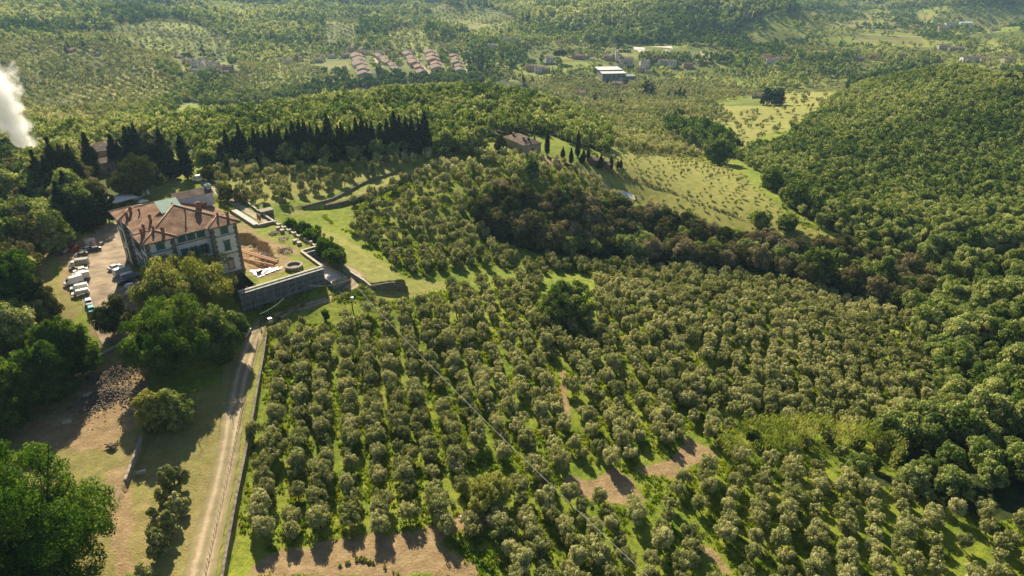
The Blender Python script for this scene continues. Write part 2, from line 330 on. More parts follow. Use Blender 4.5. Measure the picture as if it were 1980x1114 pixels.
# where things grow: (kind, outline) in painter's order
ZONES = [
 ('mix', [(-350,-40),(2330,-40),(2330,175),(-350,175)]),
 ('wood', [(-350,-40),(2330,-40),(2330,-5),(1560,20),(1450,60),(1300,85),(1150,85),(1080,60),(1000,20),(940,60),(860,75),(800,50),(700,75),(560,90),(420,70),(300,90),(200,60),(-350,85)]),
 ('field', [(1480,25),(2330,0),(2330,120),(1700,100),(1500,85),(1420,60)]),
 ('olive', [(215,50),(330,35),(420,60),(400,95),(300,95),(215,80)]), ('olive', [(625,35),(700,40),(690,90),(625,90)]), ('olive', [(815,5),(930,10),(1010,40),(960,70),(850,60)]),
 ('olive', [(-350,85),(60,82),(200,88),(330,95),(345,120),(420,140),(400,170),(330,175),(300,205),(180,250),(90,250),(-350,240)]),
 ('light', [(190,265),(250,225),(330,190),(345,165),(300,130),(320,122),(400,160),(420,185),(350,200),(340,215),(260,255),(230,275)]),
 ('olive', [(420,120),(600,130),(640,150),(640,195),(440,195)]),
 ('wood', [(430,195),(650,160),(900,150),(1000,165),(640,190),(450,240)]),
 ('light', [(-350,250),(90,255),(200,260),(340,240),(470,205),(620,190),(720,172),(880,158),(960,150),(1060,178),(1100,205),(1160,235),(1185,262),(1180,300),(1060,262),(960,262),(860,300),(700,312),(430,322),(400,345),(380,300),(270,260),(120,330),(60,330),(-350,330)]),
 ('olive', [(960,135),(1240,160),(1330,150),(1480,180),(1380,200),(1460,260),(1420,300),(1300,310),(1190,305),(1190,262),(1080,200)]),
 ('field', [(1200,88),(1420,95),(1420,150),(1200,150),(1000,150),(1000,110)]),
 ('field', [(600,95),(930,100),(940,150),(670,150),(600,140)]), ('wood', [(700,138),(800,150),(880,142),(960,140),(960,165),(700,165)]),
 ('field', [(340,108),(460,115),(465,145),(350,145)]),
 ('sparse', [(1270,215),(1400,240),(1470,205),(1520,175),(1640,180),(1600,215),(1540,250),(1480,270),(1440,290),(1370,245)]),
 ('wood', [(1290,235),(1370,245),(1440,300),(1420,310),(1350,285),(1290,260)]),
 ('vine', [(1130,300),(1200,292),(1300,300),(1400,310),(1480,375),(1560,430),(1680,490),(1560,480),(1440,455),(1300,420),(1220,390),(1160,350)]),
 ('right', [(1600,195),(1700,150),(1830,125),(1920,150),(2330,160),(2330,1190),(1950,1100),(1850,1030),(1700,960),(1650,920),(1700,840),(1740,780),(1740,700),(1760,620),(1790,520),(1680,480),(1590,440),(1520,400),(1480,340),(1420,305),(1450,285),(1520,270),(1560,235)]),
 ('olive', [(1380,880),(1500,870),(1700,940),(1900,1000),(2330,1070),(2330,1190),(1380,1190)]),
 ('holm', [(930,400),(980,375),(1060,395),(1150,400),(1240,420),(1330,450),(1430,475),(1520,490),(1640,490),(1740,510),(1800,560),(1790,600),(1740,610),(1600,560),(1480,528),(1300,515),(1150,500),(1040,490),(960,465),(915,430)]),
 ('olive', [(620,420),(690,385),(780,350),(860,318),(960,300),(1060,310),(1130,335),(1200,385),(1240,415),(1150,400),(1060,392),(980,372),(925,400),(905,432),(950,468),(1000,500),(1000,520),(930,520),(850,528),(790,535),(730,500),(680,455)]),
 ('olive', [(430,385),(400,350),(430,325),(640,325),(840,295),(880,295),(760,330),(640,370),(560,392),(500,400)]),
 ('olive', [(516,690),(530,640),(640,615),(720,605),(830,580),(900,560),(960,560),(1050,500),(1200,515),(1400,530),(1540,550),(1760,620),(1790,700),(1800,780),(1740,830),(1620,840),(1500,845),(1400,870),(1380,1190),(960,1190),(960,1060),(860,1035),(700,1030),(480,1060),(455,1060)]),
 ('park', [(-350,330),(60,325),(130,340),(215,395),(205,430),(120,446),(75,500),(85,560),(90,600),(80,640),(60,680),(20,700),(-350,760)]),
 ('wood', [(395,140),(445,135),(445,205),(400,215),(380,190)]),
 ('', [(612,118),(672,116),(680,134),(612,135)]), ('', [(885,40),(945,50),(930,62),(885,56)]), ('', [(1152,140),(1170,133),(1185,150),(1152,154)]), ('', [(1215,86),(1305,86),(1305,106),(1215,106)]), ('', [(1640,66),(1780,72),(1790,88),(1660,82)]),
 ('', [(480,1114),(500,1075),(640,1050),(860,1035),(960,1060),(980,1190),(470,1190)]),
 ('', [(1070,700),(1090,690),(1115,800),(1095,830)]), ('', [(1090,915),(1240,895),(1390,850),(1395,895),(1270,940),(1260,985),(1090,955)]),
 ('', [(1330,1030),(1380,1050),(1440,1114),(1390,1114)]), ('', [(600,440),(660,455),(785,540),(880,545),(870,560),(720,590)]),
 ('', [(895,900),(1000,900),(1000,1010),(895,1010)]), ('', [(1040,530),(1150,530),(1150,610),(1040,610)]),
 ('', [(680,560),(740,560),(720,600),(660,610),(640,640),(610,640),(610,600)]), ('', [(620,405),(680,390),(700,430),(650,440)]),
 ('reed', [(1375,850),(1480,830),(1560,825),(1640,840),(1700,850),(1740,870),(1745,925),(1640,905),(1560,885),(1470,885),(1400,895)]),
]
def zone(px, py):
    k = np.full(np.shape(px), '', dtype='U8')
    for name, poly in ZONES: k[inpoly(px, py, poly)] = name
    return k
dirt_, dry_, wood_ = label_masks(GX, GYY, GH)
def terrain_material():
    m = bpy.data.materials.new('grassy_ground'); m.use_nodes = True; nt = m.node_tree; L = nt.links.new; b = nt.nodes['Principled BSDF']
    b.inputs['Roughness'].default_value = .95; b.inputs['Specular IOR Level'].default_value = .15
    tc = nt.nodes.new('ShaderNodeTexCoord')
    def noise(scale, det=5, rough=.6):
        n = nt.nodes.new('ShaderNodeTexNoise'); n.inputs['Scale'].default_value = scale; n.inputs['Detail'].default_value = det; n.inputs['Roughness'].default_value = rough
        L(tc.outputs['Object'], n.inputs['Vector']); return n.outputs['Fac']
    def ramp(f, a, c0, c, c1):
        r = nt.nodes.new('ShaderNodeValToRGB'); r.color_ramp.elements[0].position = a; r.color_ramp.elements[1].position = c
        r.color_ramp.elements[0].color = (*c0, 1); r.color_ramp.elements[1].color = (*c1, 1); L(f, r.inputs[0]); return r.outputs[0]
    def mix(f, a, c):
        x = nt.nodes.new('ShaderNodeMix'); x.data_type = 'RGBA'; L(f, x.inputs[0]); L(a, x.inputs[6]); L(c, x.inputs[7]); return x.outputs[2]
    def attr(n):
        a = nt.nodes.new('ShaderNodeAttribute'); a.attribute_name = n; return a.outputs['Fac']
    lush = ramp(noise(.55, 8, .75), .36, (.06, .13, .012), .62, (.33, .37, .035))
    patch = ramp(noise(.035, 4), .4, (.08, .15, .012), .62, (.28, .29, .05))
    f = nt.nodes.new('ShaderNodeValue'); f.outputs[0].default_value = .4
    g = mix(f.outputs[0], lush, patch)
    dry = ramp(noise(.3, 9, .75), .33, (.17, .2, .035), .68, (.37, .34, .1))
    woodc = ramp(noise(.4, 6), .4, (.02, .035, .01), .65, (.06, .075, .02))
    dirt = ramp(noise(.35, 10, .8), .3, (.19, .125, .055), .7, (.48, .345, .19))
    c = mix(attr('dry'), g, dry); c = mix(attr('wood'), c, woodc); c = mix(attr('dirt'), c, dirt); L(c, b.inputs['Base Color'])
    bp = nt.nodes.new('ShaderNodeBump'); bp.inputs['Distance'].default_value = .35; L(noise(1.8, 6, .7), bp.inputs['Height']); L(bp.outputs[0], b.inputs['Normal'])
    return m
def build_terrain():
    nr, nc = GX.shape; Vv = np.stack([GX, GYY, GH], -1).reshape(-1, 3).astype(np.float32)
    me = bpy.data.meshes.new('ground'); me.vertices.add(len(Vv)); me.vertices.foreach_set('co', Vv.ravel())
    idx = np.arange(nr * nc).reshape(nr, nc); q = np.stack([idx[:-1, :-1], idx[:-1, 1:], idx[1:, 1:], idx[1:, :-1]], -1).reshape(-1, 4)
    me.loops.add(q.size); me.loops.foreach_set('vertex_index', q.ravel().astype(np.int32)); me.polygons.add(len(q))
    me.polygons.foreach_set('loop_start', np.arange(0, q.size, 4, dtype=np.int32)); me.polygons.foreach_set('use_smooth', np.ones(len(q), bool))
    me.update(calc_edges=True)
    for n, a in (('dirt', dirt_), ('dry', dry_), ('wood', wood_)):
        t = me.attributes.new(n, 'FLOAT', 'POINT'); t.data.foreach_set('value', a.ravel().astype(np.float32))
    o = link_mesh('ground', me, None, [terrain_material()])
    tag(o, 'rolling ground of lush and sunburnt grass under the olive groves', 'ground', kind='structure')
build_terrain()

def ribbon(name, pts, widths, m, label, lift=.1, n=80, cat='path', cross=5, world=False):
    """a strip draped over the ground through seen points"""
    W = [Vector(p) if world else at(*p) for p in pts]
    d = [0]
    for p, q in zip(W[:-1], W[1:]): d.append(d[-1] + (q - p).length)
    ts = np.linspace(0, d[-1], n); X = np.interp(ts, d, [p.x for p in W]); Y = np.interp(ts, d, [p.y for p in W]); wd = np.interp(ts, d, widths)
    for _ in range(6):
        X[1:-1] = (X[:-2] + X[2:] + 2 * X[1:-1]) / 4; Y[1:-1] = (Y[:-2] + Y[2:] + 2 * Y[1:-1]) / 4
    tx, ty = np.gradient(X), np.gradient(Y); l = np.hypot(tx, ty); nx, ny = ty / l, -tx / l
    s = np.linspace(-.5, .5, cross); PX = X[:, None] + nx[:, None] * s * wd[:, None]; PY = Y[:, None] + ny[:, None] * s * wd[:, None]
    e = (vnoise(PX, PY, 1.7, 8) - .5) * .5; PX = PX + nx[:, None] * e * np.abs(s) * 2; PZ = Hf(PX, PY) + lift
    AC = np.repeat(s[None, :] * 2, n, 0)
    vs = np.stack([PX, PY, PZ], -1).reshape(-1, 3).tolist(); fs = [(i * cross + j, i * cross + j + 1, (i + 1) * cross + j + 1, (i + 1) * cross + j) for i in range(n - 1) for j in range(cross - 1)]
    b = MB(); b.add(vs, fs); o = b.build(name, m, smooth=True); t_ = o.data.attributes.new('across', 'FLOAT', 'POINT'); t_.data.foreach_set('value', AC.ravel().astype(np.float32)); tag(o, label, cat, kind='structure'); return o
M_DIRT = mat('dirt_track', (.27, .2, .115), .95, (.56, .45, .29), .5, 9, .08, 2.5)
M_PALE = mat('pale_gravel', (.3, .24, .16), .95, (.5, .41, .29), .6, 8, .05, 3)
M_DUST = mat('yard_dust', (.17, .125, .08), .95, (.42, .32, .21), .22, 9, .05, 3)
def track_material():
    m = bpy.data.materials.new('rutted_track'); m.use_nodes = True; nt = m.node_tree; L = nt.links.new; b = nt.nodes['Principled BSDF']; b.inputs['Roughness'].default_value = .95
    tc = nt.nodes.new('ShaderNodeTexCoord'); n = nt.nodes.new('ShaderNodeTexNoise'); n.inputs['Scale'].default_value = .8; n.inputs['Detail'].default_value = 9; n.inputs['Roughness'].default_value = .75; L(tc.outputs['Object'], n.inputs['Vector'])
    a = nt.nodes.new('ShaderNodeAttribute'); a.attribute_name = 'across'
    ab = nt.nodes.new('ShaderNodeMath'); ab.operation = 'ABSOLUTE'; L(a.outputs['Fac'], ab.inputs[0])
    ad = nt.nodes.new('ShaderNodeMath'); ad.operation = 'MULTIPLY_ADD'; ad.inputs[1].default_value = .5; L(n.outputs['Fac'], ad.inputs[0]); L(ab.outputs[0], ad.inputs[2])
    r = nt.nodes.new('ShaderNodeValToRGB'); e = r.color_ramp.elements; e[0].position = .22; e[0].color = (.3, .26, .13, 1); e[1].position = 1.0; e[1].color = (.22, .22, .07, 1)
    for p_, c_ in ((.38, (.36, .28, .17)), (.52, (.54, .43, .28)), (.66, (.55, .43, .28)), (.8, (.36, .28, .15))):
        q = e.new(p_ * .82); q.color = (*c_, 1)
    sc_ = nt.nodes.new('ShaderNodeMath'); sc_.operation = 'MULTIPLY'; sc_.inputs[1].default_value = .75; L(ad.outputs[0], sc_.inputs[0]); L(sc_.outputs[0], r.inputs[0])
    mx = nt.nodes.new('ShaderNodeMix'); mx.data_type = 'RGBA'; mx.blend_type = 'MULTIPLY'; mx.inputs[0].default_value = .8; r2 = nt.nodes.new('ShaderNodeValToRGB'); r2.color_ramp.elements[0].position = .3; r2.color_ramp.elements[0].color = (.5, .48, .42, 1); r2.color_ramp.elements[1].position = .65
    n2 = nt.nodes.new('ShaderNodeTexNoise'); n2.inputs['Scale'].default_value = .25; n2.inputs['Detail'].default_value = 10; n2.inputs['Roughness'].default_value = .8; L(tc.outputs['Object'], n2.inputs['Vector']); L(n2.outputs['Fac'], r2.inputs[0])
    L(r.outputs[0], mx.inputs[6]); L(r2.outputs[0], mx.inputs[7]); L(mx.outputs[2], b.inputs['Base Color']); bp = nt.nodes.new('ShaderNodeBump'); bp.inputs['Distance'].default_value = .12; L(n.outputs['Fac'], bp.inputs['Height']); L(bp.outputs[0], b.inputs['Normal']); return m
M_TRACK = track_material()
ribbon('farm_track', [(375,1200),(385,1114),(405,1030),(425,950),(440,880),(452,800),(466,730),(482,680),(497,640),(520,618),(560,600),(600,590),(640,577),(668,562),(690,548),(692,535),(676,522),(660,512),(645,500)],
       [5.8,5.6,5.4,5.2,5,5,5,5,5.2,6,5,5,4.6,5,6,5.5,4,3,2.5], M_TRACK, 'pale dirt farm track running up beside the stone wall to the villa terrace', .12, 200, 'track', 13)
ribbon('parking_road', [(225,660),(215,620),(205,580),(200,545),(208,510),(215,480),(212,450),(205,432)], [7,9,12,14,14,12,9,8], M_DUST, 'dusty dirt yard where vans and cars are parked', .12, 80, 'yard', 9)
ribbon('garden_path', [(392,352),(420,372),(450,392),(480,410),(505,425),(530,436)], [3,3,3,3,3,3], M_PALE, 'straight garden path leading up to the villa terrace', .12, 60)
ribbon('slope_path', [(1118,318),(1150,345),(1180,366),(1215,392),(1260,412)], [3,2.5,2.5,2.5,2.5], M_DIRT, 'thin dirt path running down beside the meadow', .15, 60)

# ---------------------------------------------------------------- the villa
def tile_material(name, c0, c1, c2, pitch=.42, rows='x', coords='Object'):
    """pantiles: rounded ridges running down the slope, faded and patched"""
    m = bpy.data.materials.new(name); m.use_nodes = True; nt = m.node_tree; L = nt.links.new; b = nt.nodes['Principled BSDF']; b.inputs['Roughness'].default_value = .9
    b.inputs['Specular IOR Level'].default_value = .2
    uv = nt.nodes.new('ShaderNodeUVMap'); uv.uv_map = 'slope'
    w = nt.nodes.new('ShaderNodeTexWave'); w.bands_direction = 'X'; w.wave_profile = 'SIN'; w.inputs['Scale'].default_value = 1 / pitch * .3142; w.inputs['Distortion'].default_value = .6; w.inputs['Detail Scale'].default_value = .5
    L(uv.outputs[0], w.inputs['Vector'])
    w2 = nt.nodes.new('ShaderNodeTexWave'); w2.bands_direction = 'Y'; w2.wave_profile = 'SAW'; w2.inputs['Scale'].default_value = 1 / .4 * .3142; L(uv.outputs[0], w2.inputs['Vector'])
    n = nt.nodes.new('ShaderNodeTexNoise'); n.inputs['Scale'].default_value = 1.9; n.inputs['Detail'].default_value = 9; n.inputs['Roughness'].default_value = .8; L(uv.outputs[0], n.inputs['Vector'])
    n3 = nt.nodes.new('ShaderNodeTexNoise'); n3.inputs['Scale'].default_value = .35; n3.inputs['Detail'].default_value = 4; L(uv.outputs[0], n3.inputs['Vector'])
    ad = nt.nodes.new('ShaderNodeMath'); ad.operation = 'ADD'; L(n.outputs['Fac'], ad.inputs[0]); L(n3.outputs['Fac'], ad.inputs[1])
    r = nt.nodes.new('ShaderNodeValToRGB'); e = r.color_ramp.elements; e[0].position = .8 / 2; e[0].color = (*c0, 1); e[1].position = 1.25 / 2; e[1].color = (*c2, 1); q = e.new(.5); q.color = (*c1, 1)
    hf = nt.nodes.new('ShaderNodeMath'); hf.operation = 'MULTIPLY'; hf.inputs[1].default_value = .5; L(ad.outputs[0], hf.inputs[0]); L(hf.outputs[0], r.inputs[0])
    # the covering tiles are paler than the gutters of tile between them
    mx = nt.nodes.new('ShaderNodeMix'); mx.data_type = 'RGBA'; mx.blend_type = 'MULTIPLY'; mx.inputs[0].default_value = 1
    r2 = nt.nodes.new('ShaderNodeValToRGB'); r2.color_ramp.elements[0].color = (.42, .38, .36, 1); r2.color_ramp.elements[1].color = (1, 1, 1, 1); r2.color_ramp.elements[1].position = .75
    L(w.outputs['Fac'], r2.inputs[0]); L(r.outputs[0], mx.inputs[6]); L(r2.outputs[0], mx.inputs[7]); L(mx.outputs[2], b.inputs['Base Color'])
    bp = nt.nodes.new('ShaderNodeBump'); bp.inputs['Distance'].default_value = .12; L(w.outputs['Fac'], bp.inputs['Height'])
    bp2 = nt.nodes.new('ShaderNodeBump'); bp2.inputs['Distance'].default_value = .04; L(w2.outputs['Fac'], bp2.inputs['Height']); L(bp.outputs[0], bp2.inputs['Normal']); L(bp2.outputs[0], b.inputs['Normal'])
    return m
M_TILE = tile_material('weathered_roof_tiles', (.22, .115, .07), (.38, .22, .135), (.54, .38, .25))
M_TILE_FAR = tile_material('faded_roof_tiles', (.2, .14, .105), (.31, .225, .17), (.44, .35, .28), .6)
M_TILE_RED = tile_material('new_red_roof_tiles', (.3, .15, .1), (.4, .22, .15), (.48, .3, .21), .6)
M_TILE_OLD = tile_material('mossy_old_roof_tiles', (.12, .085, .065), (.22, .16, .12), (.34, .27, .2), .5)
M_PLASTER = mat('white_plaster', (.62, .58, .52), .9, (.74, .71, .66), .35, 6, .01, 4)
M_STONE = mat('dark_rusticated_stone', (.1, .085, .065), .95, (.26, .22, .17), 1.1, 6, .08, 2.2)
M_STONEL = mat('grey_brown_rubble_stone', (.2, .165, .125), .95, (.42, .36, .28), 1.6, 7, .1, 2.5)
M_COPING = mat('pale_coping', (.42, .36, .28), .9, (.56, .5, .4), 1.2, 5, .02)
M_SHUT = mat('green_shutters', (.012, .1, .085), .6, (.02, .15, .125), 2, 3)
M_GLASS = mat('window_glass', (.02, .022, .025), .15)
M_PINK = mat('pinkish_boarding', (.46, .31, .26), .8, (.54, .38, .32), 2)
M_BRICK = mat('chimney_brick', (.2, .1, .07), .95, (.32, .16, .11), 3, 5, .02)
M_SHEET = mat('pale_green_glazing', (.17, .32, .26), .75, (.23, .38, .31), .6)
M_IRON = mat('dark_iron', (.03, .03, .032), .5)
M_WOOD = mat('old_timber', (.14, .09, .055), .9, (.24, .17, .11), 3, 5)
M_METAL = mat('galvanised_metal', (.35, .37, .38), .45, (.45, .47, .48), 4, metal=.4)
M_LILAC = mat('pale_lilac_plaster', (.6, .55, .56), .9, (.7, .65, .66), .5, 4)

def slope_mesh(name, faces, m, parent, thick=.0):
    """roof from 3-D polygons; each gets a 'slope' map with v running down its fall"""
    vs = []; fs = []; uvs = []
    for poly in faces:
        P = [Vector(p) for p in poly]; n = Vector((0, 0, 0))
        for i in range(len(P)): n += (P[i] - P[0]).cross(P[(i + 1) % len(P)] - P[0])
        n.normalize()
        if n.z < 0: P.reverse(); n = -n
        fall = Vector((n.x, n.y, 0)); fall = (fall.normalized() if fall.length > 1e-4 else Vector((1, 0, 0))); t = fall - n * fall.dot(n); t.normalize(); s = n.cross(t)
        k = len(vs); vs += [tuple(p) for p in P]; fs.append(tuple(range(k, k + len(P)))); uvs += [(p.dot(s), p.dot(t)) for p in P]
    me = bpy.data.meshes.new(name); me.from_pydata(vs, [], fs); me.materials.append(m)
    ul = me.uv_layers.new(name='slope')
    for l, lo in zip(ul.data, me.loops): l.uv = uvs[lo.vertex_index]
    o = bpy.data.objects.new(name, me); COL.objects.link(o); o.parent = parent
    if thick:
        md = o.modifiers.new('solid', 'SOLIDIFY'); md.thickness = thick; md.offset = -1
    return o
mat('white_sheeting', (.7, .7, .68), .7)
villa = empty('villa', tuple(V(0, 0, 0)), VROT, 'large white renaissance villa with dark stone corners, green shutters and tiled hip roofs', 'villa')
EV = 17.0; OH = 1.25
def hip(x0, x1, y0, y1, z, pitch, ext=None):
    """hip roof faces over a rectangle, ridge along the longer side"""
    w, d = x1 - x0, y1 - y0; r = min(w, d) / 2; h = r * pitch
    A, B, Cc, D = (x0, y0, z), (x1, y0, z), (x1, y1, z), (x0, y1, z)
    if w >= d: P, Q = (x0 + r, (y0 + y1) / 2, z + h), (x1 - r, (y0 + y1) / 2, z + h); f = [[A, B, Q, P], [Cc, D, P, Q], [B, Cc, Q], [D, A, P]]
    else: P, Q = ((x0 + x1) / 2, y0 + r, z + h), ((x0 + x1) / 2, y1 - r, z + h); f = [[B, Cc, Q, P], [D, A, P, Q], [A, B, P], [Cc, D, Q]]
    return f, P, Q
main_f, RP, RQ = hip(1.0, 28.2, 1.6, 35.6, EV, .37)
slope_mesh('roof', main_f, M_TILE, villa, .3)
# corner pavilions: hips that run back into the main slopes
def pav(x0, x1, y0, y1, sx, sy):
    """a corner roof; sx, sy = the outward corner signs"""
    f, P, Q = hip(x0, x1, y0, y1, EV + .12, .37); return f
for (x0, x1, y0, y1) in ((0, 10.4, 0, 10.4), (18.8, 29.3, 0, 9.6), (0, 10.2, 25.6, 36.8), (18.8, 29.3, 27, 36.8)):
    slope_mesh('pavilion_roof', pav(x0, x1, y0, y1, 0, 0), M_TILE, villa, .3)
b = MB()  # rounded ridge and hip tiles
def ridge_line(b, p, q, r=.16): b.tube([p, q], [r, r], 6)
for s, e in (((1, 1.6, EV), RP), ((28.2, 1.6, EV), RP), ((1, 35.6, EV), RQ), ((28.2, 35.6, EV), RQ), (RP, RQ)): ridge_line(b, (s[0], s[1], s[2] + .06), (e[0], e[1], e[2] + .06))
for (x0, x1, y0, y1) in ((0, 10.4, 0, 10.4), (18.8, 29.3, 0, 9.6), (0, 10.2, 25.6, 36.8), (18.8, 29.3, 27, 36.8)):
    f, P, Q = hip(x0, x1, y0, y1, EV + .18, .37)
    for c in ((x0, y0), (x1, y0), (x1, y1), (x0, y1)):
        e = P if math.dist(c, P[:2]) < math.dist(c, Q[:2]) else Q; ridge_line(b, (*c, EV + .18), e)
b.build('ridge_tiles', mat('ridge_tile', (.42, .24, .16), .9, (.58, .4, .3), 3, 4, .02), villa, smooth=True)
# walls: main block recessed behind the four corner bays
walls = MB(); base = MB(); course = MB(); corn = MB()
wb = dict(z0=-7.5, z1=EV - .45)
walls.bx(2.6, 26.8, 3.0, 34.4, .9, wb['z1']); base.bx(2.45, 26.95, 2.85, 34.55, wb['z0'], .9)
BAYS = [(OH, 9.2, OH, 9.2), (20.0, 28.1, OH, 8.5), (OH, 9.2, 26.8, 35.6), (20.0, 28.1, 28.2, 35.6)]
for (x0, x1, y0, y1) in BAYS:
    walls.bx(x0, x1, y0, y1, .9, wb['z1'] + .01); base.bx(x0 - .15, x1 + .15, y0 - .15, y1 + .15, wb['z0'], .9 + .003)
    for (cx, cy, sx, sy) in ((x0, y0, 1, 1), (x1, y0, -1, 1), (x1, y1, -1, -1), (x0, y1, 1, -1)):
        quoin = MB()
        for k in range(19):
            z = .9 + k * .825; l = 1.25 if k % 2 else .95
            quoin.bx(cx - .06 * sx if sx > 0 else cx - l, cx + l if sx > 0 else cx + .06, cy - .06 * sy if sy > 0 else cy - l, cy + l if sy > 0 else cy + .06, z + .01, min(z + .80, wb['z1']))
        quoin.build('stone_corner', M_STONE, villa)
    for z in (7.0, 13.3): course.bx(x0 - .09, x1 + .09, y0 - .09, y1 + .09, z, z + .32)
for z in (7.0, 13.3): course.bx(2.52, 26.88, 2.92, 34.48, z, z + .32)
for (x0, x1, y0, y1) in BAYS + [(2.6, 26.8, 3.0, 34.4)]: corn.bx(x0 - .35, x1 + .35, y0 - .35, y1 + .35, wb['z1'] + .02 - (.004 if x0 > 2 else 0), EV - .02)
walls.build('wall', M_PLASTER, villa); base.build('stone_base', M_STONE, villa); course.build('string_course', M_STONE, villa); corn.build('cornice', M_WOOD, villa)
# windows: (along, sill height, width, height, style) on the entrance front and the left front
def window(side, s, z, w, h, style):
    """side f: entrance front (y faces -), side l: left front (x faces -), side r: terrace side (x faces +)"""
    def inbay(t, lst): return any(a - .1 <= t <= c + .1 for a, c in lst)
    if side == 'f': y = OH if inbay(s, ((OH, 9.2), (20, 28.1))) else 3.0; T = lambda p, q, zz: (s + p, y - q, zz)
    elif side == 'l': x = OH if inbay(s, ((OH, 9.2), (26.8, 35.6))) else 2.6; T = lambda p, q, zz: (x - q, s + p, zz)
    else: x = 28.1 if inbay(s, ((OH, 8.5), (28.2, 35.6))) else 26.8; T = lambda p, q, zz: (x + q, s + p, zz)
    def bx(mb, p0, p1, q0, q1, z0, z1):
        A = T(p0, q0, z0); B = T(p1, q1, z1); mb.bx(min(A[0], B[0]), max(A[0], B[0]), min(A[1], B[1]), max(A[1], B[1]), z0, z1)
    f = MB(); d = w / 2
    for p0, p1, z0, z1 in ((-d - .26, -d, z - .05, z + h), (d, d + .26, z - .05, z + h)): bx(f, p0, p1, -.1, .14, z0, z1)
    bx(f, -d - .42, d + .42, -.1, .26, z - .3, z - .05); bx(f, -d - .45, d + .45, -.1, .3, z + h, z + h + .32)
    if style == 'pediment':
        A = [T(-d - .5, .3, z + h + .32), T(d + .5, .3, z + h + .32), T(0, .3, z + h + 1.05), T(-d - .5, 0, z + h + .32), T(d + .5, 0, z + h + .32), T(0, 0, z + h + 1.05)]
        f.add(A, [(0, 1, 2), (5, 4, 3), (0, 3, 4, 1), (1, 4, 5, 2), (2, 5, 3, 0)])
    wf = f.build('window_frame' if False else 'window', M_STONE, villa)
    g = MB(); bx(g, -d, d, -.05, .02, z - .05, z + h); g.build('pane', M_PINK if style == 'pediment' else M_GLASS, wf)
    if style == 'closed':
        for k in (-1, 1):
            q = MB(); p0, p1 = sorted((k * .02, k * d)); bx(q, p0, p1, .04, .1, z - .03, z + h - .03)
            for j in range(9): bx(q, p0 + .08, p1 - .08, .1, .125, z + .1 + j * h / 9, z + .1 + j * h / 9 + h / 16)
            q.build('shutter', M_SHUT, wf)
    if style == 'open':
        for k in (-1, 1):
            q = MB(); p0, p1 = sorted((k * (d + .05), k * (2 * d + .05))); bx(q, p0, p1, .16, .23, z - .03, z + h - .03)
            for j in range(9): bx(q, p0 + .08, p1 - .08, .23, .25, z + .1 + j * h / 9, z + .1 + j * h / 9 + h / 16)
            q.build('shutter', M_SHUT, wf)
        q = MB(); bx(q, -.05, .05, .02, .07, z, z + h); bx(q, -d, d, .02, .06, z + h * .6, z + h * .6 + .08); q.build('glazing_bar', M_COPING, wf)
for s, st in ((5.2, 'closed'), (11.9, 'closed'), (14.6, 'closed'), (17.5, 'closed'), (24.1, 'closed')): window('f', s, 14.3, 1.9, 1.65, st)
for s, st in ((5.2, 'open'), (11.9, 'closed'), (14.6, 'open'), (17.6, 'open'), (24.1, 'closed')): window('f', s, 8.6, 1.45, 2.9, st)
for s, st in ((5.2, 'pediment'), (11.9, 'closed'), (17.6, 'closed'), (24.1, 'pediment')): window('f', s, 2.0, 1.5, 3.0, st)
for s in (5.2, 12, 15.6, 19.2, 22.8, 31.2):
    window('l', s, 14.3, 1.7, 1.65, 'closed'); window('l', s, 8.6, 1.4, 2.9, 'open' if s in (12, 19.2) else 'closed')
    if s not in (15.6,): window('l', s, 2.2, 1.4, 2.8, 'closed')
for s in (5, 12, 17, 22, 31.5): window('r', s, 8.6, 1.4, 2.9, 'closed'); window('r', s, 14.3, 1.7, 1.6, 'closed')
b = MB(); b.bx(1.9, 2.6, 14.4, 16.8, 0, 3.6); b.build('door', M_WOOD, villa)  # entrance on the parking side
b = MB(); b.bx(13.6, 15.6, 2.0, 3.0, 8.0, 8.2)
for k in range(9): b.bx(13.65 + k * .235, 13.69 + k * .235, 2.02, 2.06, 8.2, 9.1)
b.bx(13.6, 15.6, 2.0, 2.06, 9.1, 9.18); b.build('balcony', M_IRON, villa)
def roof_z(x, y):
    z = min(x - 1.0, 28.2 - x, y - 1.6, 35.6 - y, 13.6) * .37 + EV
    for (x0, x1, y0, y1) in ((0, 10.4, 0, 10.4), (18.8, 29.3, 0, 9.6), (0, 10.2, 25.6, 36.8), (18.8, 29.3, 27, 36.8)):
        if x0 < x < x1 and y0 < y < y1: z = max(z, EV + .12 + min(x - x0, x1 - x, y - y0, y1 - y) * .37)
    return z
